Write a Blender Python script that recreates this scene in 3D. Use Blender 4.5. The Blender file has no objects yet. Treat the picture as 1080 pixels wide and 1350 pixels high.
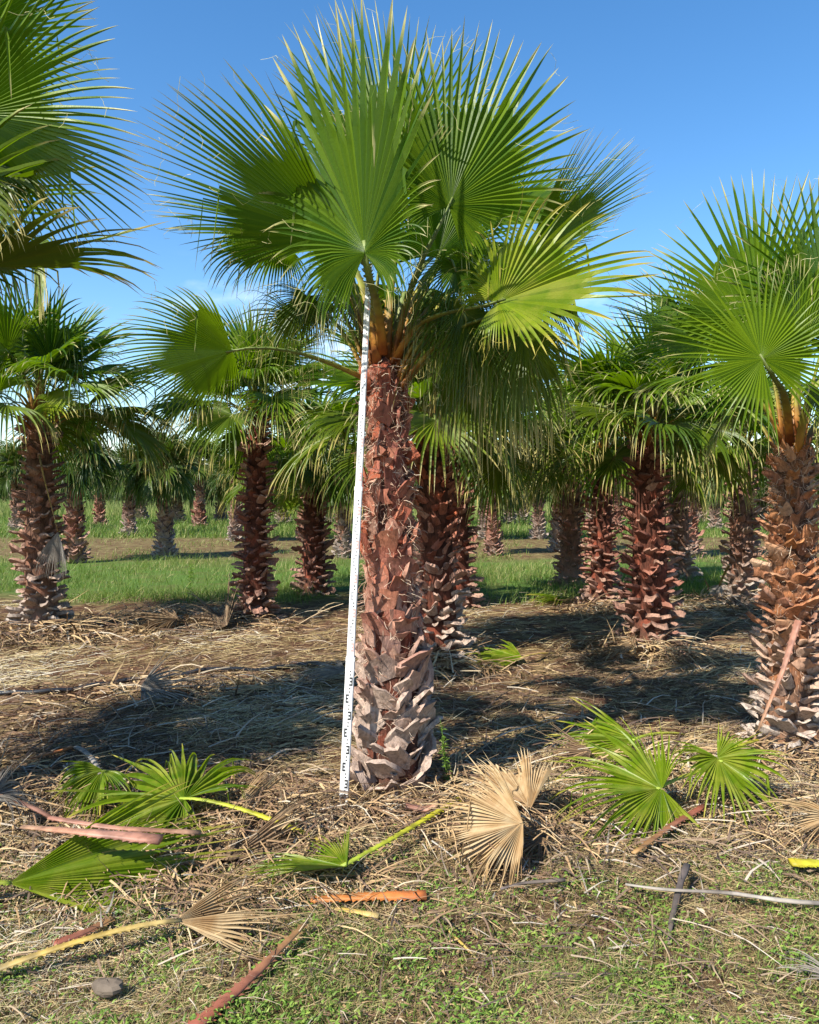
import bpy, math
import numpy as np
from math import radians as rad, sin, cos, pi

S = bpy.context.scene
COL = S.collection

# ------------------------------------------------------------------ camera
F = 1080.0                      # focal length in photo pixels (photo is 1080 x 1350)
CAMH = 1.853
HOR = 645.0                     # horizon row in the photo
PITCH = math.atan((675.0 - HOR) / F)
cam = bpy.data.cameras.new('camera')
cam.sensor_fit = 'HORIZONTAL'
cam.sensor_width = 36.0
cam.lens = 36.0 * F / 1080.0
cam.clip_end = 3000
cam.clip_start = 0.05
camo = bpy.data.objects.new('camera', cam)
COL.objects.link(camo)
camo.location = (0, 0, CAMH)
camo.rotation_euler = (pi / 2 - PITCH, 0, 0)
S.camera = camo

# ------------------------------------------------------------------ light
SUN_EL = rad(43)
SUN_AZ = rad(226)               # clockwise from +Y: behind the camera, to its left
sdir = np.array([sin(SUN_AZ) * cos(SUN_EL), cos(SUN_AZ) * cos(SUN_EL), sin(SUN_EL)])
sun = bpy.data.lights.new('sun', 'SUN')
sun.energy = 5.0
sun.angle = rad(0.5)
sun.color = (1.0, 0.95, 0.84)
suno = bpy.data.objects.new('sun', sun)
COL.objects.link(suno)
from mathutils import Vector
suno.rotation_euler = Vector(tuple(-sdir)).to_track_quat('-Z', 'Y').to_euler()
suno.location = (-20, -20, 30)

W = bpy.data.worlds.new('World')
S.world = W
W.use_nodes = True
nt = W.node_tree
nt.nodes.clear()
wo = nt.nodes.new('ShaderNodeOutputWorld')
bg = nt.nodes.new('ShaderNodeBackground')
sky = nt.nodes.new('ShaderNodeTexSky')
sky.sky_type = 'NISHITA'
sky.sun_disc = False
sky.sun_elevation = SUN_EL
sky.sun_rotation = SUN_AZ
sky.altitude = 100
sky.air_density = 1.0
sky.dust_density = 0.25
sky.ozone_density = 2.0
bg.inputs['Strength'].default_value = 0.115
# small fair-weather clouds low over the horizon
tc = nt.nodes.new('ShaderNodeTexCoord')
mp = nt.nodes.new('ShaderNodeMapping')
mp.inputs['Scale'].default_value = (3.0, 3.0, 8.0)
mp.inputs['Location'].default_value = (0.35, 0.0, 0.2)
nz = nt.nodes.new('ShaderNodeTexNoise')
nz.inputs['Scale'].default_value = 2.2
nz.inputs['Detail'].default_value = 7
nz.inputs['Roughness'].default_value = 0.55
cr = nt.nodes.new('ShaderNodeValToRGB')
cr.color_ramp.elements[0].position = 0.57
cr.color_ramp.elements[1].position = 0.74
sep = nt.nodes.new('ShaderNodeSeparateXYZ')
mr = nt.nodes.new('ShaderNodeMapRange')
mr.inputs['From Min'].default_value = 0.04
mr.inputs['From Max'].default_value = 0.27
mr.inputs['To Min'].default_value = 1.0
mr.inputs['To Max'].default_value = 0.0
mul = nt.nodes.new('ShaderNodeMath'); mul.operation = 'MULTIPLY'
mixc = nt.nodes.new('ShaderNodeMix'); mixc.data_type = 'RGBA'
mixc.inputs[7].default_value = (8.5, 8.7, 9.2, 1)
hsv = nt.nodes.new('ShaderNodeHueSaturation')
hsv.inputs['Saturation'].default_value = 1.28
L = nt.links.new
L(tc.outputs['Generated'], mp.inputs['Vector']); L(mp.outputs[0], nz.inputs['Vector'])
L(nz.outputs['Fac'], cr.inputs[0]); L(tc.outputs['Generated'], sep.inputs[0])
L(sep.outputs['Z'], mr.inputs['Value']); L(cr.outputs[0], mul.inputs[0]); L(mr.outputs[0], mul.inputs[1])
L(sky.outputs[0], hsv.inputs['Color'])
L(mul.outputs[0], mixc.inputs[0]); L(hsv.outputs[0], mixc.inputs[6]); L(mixc.outputs[2], bg.inputs['Color'])
L(bg.outputs[0], wo.inputs['Surface'])

vs = S.view_settings
vs.view_transform = 'Standard'
vs.look = 'None'
vs.exposure = 1.0
vs.gamma = 1.0
vs.use_curve_mapping = False
S.cycles.max_bounces = 8
S.cycles.transmission_bounces = 6
S.cycles.transparent_max_bounces = 4

# ------------------------------------------------------------------ helpers
def unit(v):
    v = np.asarray(v, float)
    return v / (np.linalg.norm(v, axis=-1, keepdims=True) + 1e-12)

def ray(px, py):
    x, z = (px - 540) / F, (675 - py) / F
    return np.array([x, cos(PITCH) + z * sin(PITCH), z * cos(PITCH) - sin(PITCH)])

def G(px, py, z=0.0):
    d = ray(px, py)
    t = (z - CAMH) / d[2]
    return np.array([d[0] * t, d[1] * t, z])

def AT(px, py, Y):
    d = ray(px, py)
    t = Y / d[1]
    return np.array([d[0] * t, Y, CAMH + d[2] * t])

def hz(x, y):
    """gentle lumps of the ground"""
    x = np.asarray(x, float); y = np.asarray(y, float)
    f = np.clip(1.6 - np.abs(y) / 30.0, 0.15, 1.0)
    return f * (0.016 * np.sin(1.7 * x + 0.6 * y) + 0.014 * np.sin(2.9 * y - 1.3 * x + 1.0)
                + 0.006 * np.sin(15 * x + 11 * y) + 0.006 * np.sin(13 * x - 17 * y + 1.5)
                + 0.008 * np.sin(6.1 * x + 4.0 * y) + 0.007 * np.sin(7.3 * y - 5.2 * x + 2.0)) - 0.01

def mesh(name, V, F4=None, F3=None, attrs=None, mats=(), smooth=False, midx=None):
    me = bpy.data.meshes.new(name)
    V = np.ascontiguousarray(np.asarray(V, np.float32).reshape(-1, 3))
    q = np.zeros((0, 4), np.int32) if F4 is None else np.asarray(F4, np.int32).reshape(-1, 4)
    t = np.zeros((0, 3), np.int32) if F3 is None else np.asarray(F3, np.int32).reshape(-1, 3)
    me.vertices.add(len(V)); me.vertices.foreach_set('co', V.ravel())
    li = np.concatenate([q.ravel(), t.ravel()]).astype(np.int32)
    tot = np.concatenate([np.full(len(q), 4), np.full(len(t), 3)]).astype(np.int32)
    st = np.concatenate([[0], np.cumsum(tot)[:-1]]).astype(np.int32)
    me.loops.add(len(li)); me.loops.foreach_set('vertex_index', li)
    me.polygons.add(len(tot)); me.polygons.foreach_set('loop_start', st)
    me.polygons.foreach_set('loop_total', tot)
    if midx is not None:
        me.polygons.foreach_set('material_index', np.asarray(midx, np.int32))
    me.polygons.foreach_set('use_smooth', np.full(len(tot), bool(smooth)))
    for k, a in (attrs or {}).items():
        at = me.attributes.new(k, 'FLOAT', 'POINT')
        at.data.foreach_set('value', np.asarray(a, np.float32).ravel())
    for m in mats:
        me.materials.append(m)
    me.update(calc_edges=True)
    return me

def link(name, me, parent=None, loc=(0, 0, 0)):
    o = bpy.data.objects.new(name, me)
    COL.objects.link(o)
    o.location = loc
    if parent is not None:
        o.parent = parent
    return o

def tag(o, label=None, cat=None, group=None, kind=None):
    if label: o['label'] = label
    if cat: o['category'] = cat
    if group: o['group'] = group
    if kind: o['kind'] = kind
    return o

def empty(name, loc, label, cat, group=None):
    o = link(name, None, None, tuple(loc))
    o.empty_display_size = 0.2
    return tag(o, label, cat, group)

def grid_faces(nr, nc, off=0):
    """quads of a (nr x nc) vertex grid"""
    i = np.arange(nr - 1)[:, None] * nc + np.arange(nc - 1)[None, :]
    return np.stack([i, i + 1, i + nc + 1, i + nc], -1).reshape(-1, 4) + off

def tube(P, R, n=8, flat=1.0, side=None, cap=True):
    """tube along points P with radii R; flat squeezes it across `side`"""
    P = np.asarray(P, float); m = len(P)
    R = np.broadcast_to(np.asarray(R, float), (m,))
    T = unit(np.gradient(P, axis=0))
    ref = np.array([0, 0, 1.0]) if side is None else np.asarray(side, float)
    A = np.cross(T, ref)
    bad = np.linalg.norm(A, axis=1) < 1e-3
    A[bad] = np.cross(T[bad], [1.0, 0.2, 0.1])
    A = unit(A); B = np.cross(A, T)
    th = np.linspace(0, 2 * pi, n, endpoint=False)
    V = P[:, None] + R[:, None, None] * (np.cos(th)[None, :, None] * A[:, None] + flat * np.sin(th)[None, :, None] * B[:, None])
    idx = np.arange(m * n).reshape(m, n)
    nx = np.roll(idx, -1, axis=1)
    Q = np.stack([idx[:-1], nx[:-1], nx[1:], idx[1:]], -1).reshape(-1, 4)
    V = V.reshape(-1, 3); Tt = np.zeros((0, 3), int)
    if cap:
        c0, c1 = len(V), len(V) + 1
        V = np.vstack([V, P[0], P[-1]])
        a = idx[0]; b = np.roll(a, -1); c = idx[-1]; d = np.roll(c, -1)
        Tt = np.vstack([np.stack([b, a, np.full(n, c0)], 1), np.stack([c, d, np.full(n, c1)], 1)])
    return V, Q, Tt

def bez(p0, p1, p2, p3, n):
    t = np.linspace(0, 1, n)[:, None]
    return (1 - t)**3 * p0 + 3 * (1 - t)**2 * t * p1 + 3 * (1 - t) * t * t * p2 + t**3 * p3

# ------------------------------------------------------------------ materials
def new_mat(name):
    m = bpy.data.materials.new(name)
    m.use_nodes = True
    n = m.node_tree.nodes
    return m, m.node_tree, n['Principled BSDF'], n['Material Output']

def nd(t, kind, **kw):
    n = t.nodes.new(kind)
    for k, v in kw.items():
        if k in n.inputs.keys(): n.inputs[k].default_value = v
        else: setattr(n, k, v)
    return n

def ramp(t, stops, fac=None, interp='LINEAR'):
    r = t.nodes.new('ShaderNodeValToRGB')
    r.color_ramp.interpolation = interp
    e = r.color_ramp.elements
    while len(e) < len(stops): e.new(0.5)
    for i, (p, c) in enumerate(stops):
        e[i].position = p; e[i].color = tuple(c) + (1,)
    if fac is not None: t.links.new(fac, r.inputs[0])
    return r

def mixrgb(t, fac, a, b, mode='MIX'):
    m = t.nodes.new('ShaderNodeMix'); m.data_type = 'RGBA'; m.blend_type = mode
    for sock, v in ((0, fac), (6, a), (7, b)):
        if hasattr(v, 'is_linked'): t.links.new(v, m.inputs[sock])
        else: m.inputs[sock].default_value = v if sock == 0 else tuple(v) + (1,)
    return m.outputs[2]

def attr(t, name):
    a = t.nodes.new('ShaderNodeAttribute'); a.attribute_name = name
    return a.outputs['Fac']

def leaf_mat(name, c0, c1, tip, trans, tf=0.38, rough=0.42, tipstart=0.88, spec=0.3, mottled=0.0):
    """pleated fan leaf: colour varies by frond and by segment, ends bleached, light comes through"""
    m, t, b, out = new_mat(name)
    oi = t.nodes.new('ShaderNodeObjectInfo')
    add = nd(t, 'ShaderNodeMath', operation='ADD')
    t.links.new(oi.outputs['Random'], add.inputs[0]); t.links.new(attr(t, 'rr'), add.inputs[1])
    half = nd(t, 'ShaderNodeMath', operation='MULTIPLY'); t.links.new(add.outputs[0], half.inputs[0]); half.inputs[1].default_value = 0.5
    base = ramp(t, [(0.1, c0), (0.9, c1)], half.outputs[0]).outputs[0]
    no = nd(t, 'ShaderNodeTexNoise', Scale=9.0, Detail=4.0)
    tco = t.nodes.new('ShaderNodeTexCoord'); t.links.new(tco.outputs['Object'], no.inputs['Vector'])
    if mottled:
        mr_ = ramp(t, [(0.42, (0, 0, 0)), (0.62, (mottled,) * 3)], no.outputs['Fac'])
        base = mixrgb(t, mr_.outputs[0], base, tip)
    # bleached tips, their start shifted by noise and segment
    sh = nd(t, 'ShaderNodeMath', operation='MULTIPLY_ADD')
    t.links.new(attr(t, 'rr'), sh.inputs[0]); sh.inputs[1].default_value = 0.12
    t.links.new(attr(t, 'tt'), sh.inputs[2])
    tr = ramp(t, [(tipstart, (0, 0, 0)), (min(0.999, tipstart + 0.13), (1, 1, 1))], sh.outputs[0])
    colr = mixrgb(t, tr.outputs[0], base, tip)
    t.links.new(colr, b.inputs['Base Color'])
    b.inputs['Roughness'].default_value = rough
    b.inputs['Specular IOR Level'].default_value = spec
    tl = t.nodes.new('ShaderNodeBsdfTranslucent')
    tcol = mixrgb(t, tr.outputs[0], trans, tip)
    t.links.new(tcol, tl.inputs['Color'])
    ms = t.nodes.new('ShaderNodeMixShader'); ms.inputs[0].default_value = tf
    t.links.new(b.outputs[0], ms.inputs[1]); t.links.new(tl.outputs[0], ms.inputs[2])
    t.links.new(ms.outputs[0], out.inputs['Surface'])
    # fine ribs along the leaf
    bn = t.nodes.new('ShaderNodeBump'); bn.inputs['Strength'].default_value = 0.25; bn.inputs['Distance'].default_value = 0.004
    no2 = nd(t, 'ShaderNodeTexNoise', Scale=60.0, Detail=2.0); t.links.new(tco.outputs['Object'], no2.inputs['Vector'])
    t.links.new(no2.outputs['Fac'], bn.inputs['Height']); t.links.new(bn.outputs[0], b.inputs['Normal'])
    return m

STRAW = (0.46, 0.36, 0.19)
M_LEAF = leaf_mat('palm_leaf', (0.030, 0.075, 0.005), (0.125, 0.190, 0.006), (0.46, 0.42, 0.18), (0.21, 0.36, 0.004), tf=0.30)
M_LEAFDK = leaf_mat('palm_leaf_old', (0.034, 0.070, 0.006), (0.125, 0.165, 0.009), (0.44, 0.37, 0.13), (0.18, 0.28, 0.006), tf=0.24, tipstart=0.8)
M_LEAFFAR = leaf_mat('palm_leaf_far_shaded', (0.022, 0.050, 0.010), (0.075, 0.112, 0.014), (0.30, 0.28, 0.12), (0.10, 0.17, 0.008), tf=0.2)  # darkened: shade inside the dense drooping crowns put into the leaf colour
M_LEAFBR = leaf_mat('palm_leaf_cut', (0.060, 0.125, 0.006), (0.17, 0.235, 0.007), (0.42, 0.36, 0.07), (0.26, 0.37, 0.006), tf=0.32, tipstart=0.84, mottled=0.3)
M_DRYTAN = leaf_mat('dry_leaf_tan', (0.24, 0.135, 0.06), (0.46, 0.31, 0.15), (0.54, 0.42, 0.25), (0.35, 0.20, 0.07), tf=0.22, rough=0.7, mottled=0.6)
M_DRYBRN = leaf_mat('dry_leaf_brown', (0.10, 0.062, 0.040), (0.26, 0.165, 0.09), (0.34, 0.25, 0.15), (0.2, 0.12, 0.05), tf=0.2, rough=0.75, mottled=0.6)
M_DRYGRY = leaf_mat('dry_leaf_grey', (0.12, 0.105, 0.09), (0.27, 0.235, 0.20), (0.38, 0.35, 0.30), (0.2, 0.17, 0.13), tf=0.2, rough=0.8, mottled=0.5)

def stalk_mat(name, stops, rough=0.6):
    m, t, b, out = new_mat(name)
    tco = t.nodes.new('ShaderNodeTexCoord')
    no = nd(t, 'ShaderNodeTexNoise', Scale=14.0, Detail=5.0); t.links.new(tco.outputs['Object'], no.inputs['Vector'])
    ad = nd(t, 'ShaderNodeMath', operation='MULTIPLY_ADD'); t.links.new(no.outputs['Fac'], ad.inputs[0])
    ad.inputs[1].default_value = 0.3; t.links.new(attr(t, 'tt'), ad.inputs[2])
    su = nd(t, 'ShaderNodeMath', operation='SUBTRACT'); t.links.new(ad.outputs[0], su.inputs[0]); su.inputs[1].default_value = 0.15
    r = ramp(t, stops, su.outputs[0])
    dk = ramp(t, [(0.32, (0.45,) * 3), (0.6, (1, 1, 1))], no.outputs['Fac'])
    t.links.new(mixrgb(t, 1.0, r.outputs[0], dk.outputs[0], 'MULTIPLY'), b.inputs['Base Color'])
    b.inputs['Roughness'].default_value = rough
    return m

M_STALK = stalk_mat('green_stalk', [(0.0, (0.30, 0.085, 0.02)), (0.12, (0.36, 0.15, 0.02)), (0.3, (0.22, 0.20, 0.02)), (0.6, (0.12, 0.17, 0.025)), (1, (0.15, 0.19, 0.04))])
M_STYEL = stalk_mat('yellow_stalk', [(0.0, (0.45, 0.36, 0.02)), (0.5, (0.42, 0.40, 0.02)), (1, (0.28, 0.36, 0.03))])
M_STORG = stalk_mat('orange_stalk', [(0.0, (0.55, 0.16, 0.04)), (0.5, (0.50, 0.17, 0.035)), (1, (0.40, 0.15, 0.04))])
M_STPNK = stalk_mat('pink_stalk', [(0.0, (0.30, 0.13, 0.085)), (0.4, (0.40, 0.20, 0.14)), (0.7, (0.36, 0.17, 0.10)), (1, (0.34, 0.20, 0.12))])
M_STRED = stalk_mat('red_brown_stalk', [(0.0, (0.26, 0.07, 0.04)), (0.5, (0.24, 0.09, 0.05)), (1, (0.30, 0.17, 0.06))])
M_STTAN = stalk_mat('straw_stalk', [(0.0, (0.30, 0.22, 0.10)), (0.5, (0.46, 0.31, 0.06)), (1, (0.45, 0.33, 0.13))])
M_STDRK = stalk_mat('dark_stalk', [(0.0, (0.13, 0.10, 0.09)), (0.5, (0.09, 0.07, 0.06)), (1, (0.16, 0.12, 0.09))], 0.85)
M_STGRY = stalk_mat('grey_stalk', [(0.0, (0.34, 0.30, 0.25)), (0.45, (0.20, 0.165, 0.135)), (0.7, (0.36, 0.32, 0.27)), (1, (0.22, 0.18, 0.15))], 0.85)

def trunk_mat(name, red, brown, grey, zg):
    m, t, b, out = new_mat(name)
    tco = t.nodes.new('ShaderNodeTexCoord')
    mpn = nd(t, 'ShaderNodeMapping'); mpn.inputs['Scale'].default_value = (1, 1, 0.22)
    t.links.new(tco.outputs['Object'], mpn.inputs[0])
    fib = nd(t, 'ShaderNodeTexNoise', Scale=70.0, Detail=6.0, Roughness=0.7); t.links.new(mpn.outputs[0], fib.inputs['Vector'])
    big = nd(t, 'ShaderNodeTexNoise', Scale=6.0, Detail=4.0); t.links.new(tco.outputs['Object'], big.inputs['Vector'])
    c = ramp(t, [(0.32, tuple(0.3 * k for k in brown)), (0.5, brown), (0.66, red)], big.outputs['Fac']).outputs[0]
    f = ramp(t, [(0.3, (0.35,) * 3), (0.62, (1.25,) * 3)], fib.outputs['Fac'])
    c = mixrgb(t, 1.0, c, f.outputs[0], 'MULTIPLY')
    sp = t.nodes.new('ShaderNodeSeparateXYZ'); t.links.new(tco.outputs['Object'], sp.inputs[0])
    ad = nd(t, 'ShaderNodeMath', operation='MULTIPLY_ADD'); t.links.new(big.outputs['Fac'], ad.inputs[0]); ad.inputs[1].default_value = 0.6
    t.links.new(sp.outputs['Z'], ad.inputs[2])
    gr = ramp(t, [(0.0, (0.7,) * 3), (min(0.99, zg), (0, 0, 0))], ad.outputs[0])
    c = mixrgb(t, gr.outputs[0], c, grey)
    t.links.new(c, b.inputs['Base Color'])
    b.inputs['Roughness'].default_value = 0.85
    b.inputs['Specular IOR Level'].default_value = 0.15
    bn = t.nodes.new('ShaderNodeBump'); bn.inputs['Strength'].default_value = 0.9; bn.inputs['Distance'].default_value = 0.012
    t.links.new(fib.outputs['Fac'], bn.inputs['Height']); t.links.new(bn.outputs[0], b.inputs['Normal'])
    return m

M_TRUNK = trunk_mat('trunk_fibre', (0.22, 0.058, 0.032), (0.10, 0.036, 0.023), (0.12, 0.075, 0.052), 0.7)
M_TRUNKTAN = trunk_mat('trunk_fibre_tan', (0.30, 0.12, 0.05), (0.16, 0.075, 0.042), (0.20, 0.15, 0.11), 0.9)
M_TRUNKBR = trunk_mat('trunk_fibre_brown', (0.24, 0.11, 0.07), (0.16, 0.085, 0.055), (0.22, 0.19, 0.16), 0.95)

def boot_mat(name, cols, weather, z0, z1):
    """cut leaf bases: colour differs from piece to piece (object random or the rr attribute), older low ones weathered grey"""
    m, t, b, out = new_mat(name)
    oi = t.nodes.new('ShaderNodeObjectInfo')
    add = nd(t, 'ShaderNodeMath', operation='ADD')
    t.links.new(oi.outputs['Random'], add.inputs[0]); t.links.new(attr(t, 'rr'), add.inputs[1])
    fr = nd(t, 'ShaderNodeMath', operation='FRACT'); t.links.new(add.outputs[0], fr.inputs[0])
    n = len(cols)
    base = ramp(t, [(i / (n - 1), c) for i, c in enumerate(cols)], fr.outputs[0]).outputs[0]
    geo = t.nodes.new('ShaderNodeNewGeometry')
    sp = t.nodes.new('ShaderNodeSeparateXYZ'); t.links.new(geo.outputs['Position'], sp.inputs[0])
    mpb = nd(t, 'ShaderNodeMapping'); mpb.inputs['Scale'].default_value = (1.6, 1.6, 0.5); t.links.new(geo.outputs['Position'], mpb.inputs[0])
    no = nd(t, 'ShaderNodeTexNoise', Scale=26.0, Detail=8.0, Roughness=0.7); t.links.new(mpb.outputs[0], no.inputs['Vector'])
    ad = nd(t, 'ShaderNodeMath', operation='MULTIPLY_ADD'); t.links.new(fr.outputs[0], ad.inputs[0]); ad.inputs[1].default_value = 0.5
    t.links.new(sp.outputs['Z'], ad.inputs[2])
    wz = nd(t, 'ShaderNodeMapRange'); t.links.new(ad.outputs[0], wz.inputs['Value'])
    wz.inputs['From Min'].default_value = z0; wz.inputs['From Max'].default_value = z1
    wz.inputs['To Min'].default_value = 0.85; wz.inputs['To Max'].default_value = 0.0
    c = mixrgb(t, wz.outputs[0], base, weather)
    st = ramp(t, [(0.28, (0.22,) * 3), (0.46, (0.75,) * 3), (0.7, (1.25,) * 3)], no.outputs['Fac'])
    c = mixrgb(t, 1.0, c, st.outputs[0], 'MULTIPLY')
    t.links.new(c, b.inputs['Base Color'])
    b.inputs['Roughness'].default_value = 0.7
    b.inputs['Specular IOR Level'].default_value = 0.25
    bn = t.nodes.new('ShaderNodeBump'); bn.inputs['Strength'].default_value = 1.0; bn.inputs['Distance'].default_value = 0.012
    t.links.new(no.outputs['Fac'], bn.inputs['Height']); t.links.new(bn.outputs[0], b.inputs['Normal'])
    return m

RED = [(0.27, 0.075, 0.045), (0.38, 0.10, 0.045), (0.19, 0.060, 0.042), (0.42, 0.17, 0.10), (0.31, 0.10, 0.065), (0.44, 0.24, 0.17)]
TAN = [(0.32, 0.13, 0.065), (0.46, 0.20, 0.08), (0.26, 0.11, 0.065), (0.48, 0.26, 0.14), (0.40, 0.15, 0.065), (0.48, 0.31, 0.20)]
BRN = [(0.24, 0.12, 0.085), (0.34, 0.19, 0.13), (0.20, 0.10, 0.075), (0.40, 0.27, 0.20), (0.30, 0.15, 0.10)]
M_BOOT = boot_mat('leaf_base_red', RED, (0.47, 0.37, 0.30), 0.75, 1.6)
M_BOOTTAN = boot_mat('leaf_base_tan', TAN, (0.48, 0.41, 0.35), 0.55, 1.3)
M_BOOTBRN = boot_mat('leaf_base_brown', BRN, (0.38, 0.33, 0.28), 0.35, 1.3)
M_BOOTRD2 = boot_mat('leaf_base_dull_red', [(0.25, 0.095, 0.065), (0.34, 0.14, 0.095), (0.18, 0.072, 0.052), (0.42, 0.25, 0.18), (0.29, 0.115, 0.08)], (0.36, 0.25, 0.19), 0.1, 0.9)

def scatter_mat(name, stops, rough=0.7, trans=None, tf=0.3):
    m, t, b, out = new_mat(name)
    r = ramp(t, stops, attr(t, 'rr'))
    t.links.new(r.outputs[0], b.inputs['Base Color'])
    b.inputs['Roughness'].default_value = rough
    b.inputs['Specular IOR Level'].default_value = 0.25
    if trans:
        tl = t.nodes.new('ShaderNodeBsdfTranslucent'); tl.inputs['Color'].default_value = tuple(trans) + (1,)
        ms = t.nodes.new('ShaderNodeMixShader'); ms.inputs[0].default_value = tf
        t.links.new(b.outputs[0], ms.inputs[1]); t.links.new(tl.outputs[0], ms.inputs[2]); t.links.new(ms.outputs[0], out.inputs['Surface'])
    return m

M_STRAW = scatter_mat('straw', [(0.0, (0.10, 0.06, 0.04)), (0.3, (0.24, 0.16, 0.085)), (0.6, (0.42, 0.32, 0.15)), (0.85, (0.52, 0.42, 0.23)), (1, (0.50, 0.45, 0.36))])
M_LITTER = scatter_mat('leaf_litter', [(0.0, (0.07, 0.05, 0.04)), (0.35, (0.17, 0.11, 0.075)), (0.7, (0.30, 0.22, 0.14)), (1, (0.40, 0.35, 0.29))], 0.8)
M_SHRED = scatter_mat('shredded_leaf', [(0.0, (0.07, 0.045, 0.032)), (0.3, (0.17, 0.10, 0.06)), (0.55, (0.30, 0.19, 0.095)), (0.8, (0.44, 0.31, 0.16)), (1, (0.40, 0.36, 0.30))], 0.75)
M_GRASS = scatter_mat('grass_blades', [(0.0, (0.05, 0.10, 0.015)), (0.4, (0.10, 0.17, 0.025)), (0.7, (0.20, 0.23, 0.06)), (1, (0.40, 0.33, 0.16))], 0.55, (0.22, 0.34, 0.04))
M_WEED = scatter_mat('weed_leaves', [(0.0, (0.09, 0.17, 0.03)), (0.5, (0.16, 0.26, 0.04)), (1, (0.28, 0.35, 0.07))], 0.5, (0.22, 0.38, 0.03))
M_FARGRASS = scatter_mat('tall_dry_grass', [(0.0, (0.10, 0.17, 0.03)), (0.6, (0.20, 0.24, 0.06)), (1, (0.36, 0.32, 0.14))], 0.7, (0.28, 0.34, 0.08))
M_TREELEAF = scatter_mat('tree_leaves', [(0.0, (0.030, 0.065, 0.018)), (0.6, (0.06, 0.12, 0.028)), (1, (0.11, 0.17, 0.04))], 0.5, (0.12, 0.22, 0.02), 0.25)
M_FIBRE = scatter_mat('trunk_threads', [(0.0, (0.30, 0.14, 0.08)), (1, (0.60, 0.48, 0.36))], 0.7)

def plain(name, col, rough=0.5, spec=0.5, noise=0.0, scale=20):
    m, t, b, out = new_mat(name)
    b.inputs['Base Color'].default_value = tuple(col) + (1,)
    if noise:
        tco = t.nodes.new('ShaderNodeTexCoord')
        no = nd(t, 'ShaderNodeTexNoise', Scale=scale, Detail=5.0); t.links.new(tco.outputs['Object'], no.inputs['Vector'])
        r = ramp(t, [(0.3, tuple(c * (1 - noise) for c in col)), (0.65, col)], no.outputs['Fac'])
        t.links.new(r.outputs[0], b.inputs['Base Color'])
    b.inputs['Roughness'].default_value = rough
    b.inputs['Specular IOR Level'].default_value = spec
    return m
M_STAFF = plain('white_staff', (0.76, 0.755, 0.74), 0.45, 0.4, 0.3, 6)
M_BLACK = plain('black_print', (0.02, 0.02, 0.022), 0.5)
M_REDPR = plain('overexposed_red_print', (0.55, 0.33, 0.30), 0.5)  # paled red: overexposure of the upper staff put into the print colour
M_GREYPR = plain('overexposed_black_print', (0.34, 0.34, 0.36), 0.5)  # grey for black: the upper sections' overexposure set into the ink
M_HOSE = plain('black_hose', (0.018, 0.020, 0.026), 0.4, 0.5, 0.3, 8)
M_WOOD = plain('grey_bark', (0.20, 0.16, 0.12), 0.9, 0.2, 0.5, 25)
M_STONE = plain('stone', (0.15, 0.115, 0.085), 0.85, 0.3, 0.45, 18)

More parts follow.
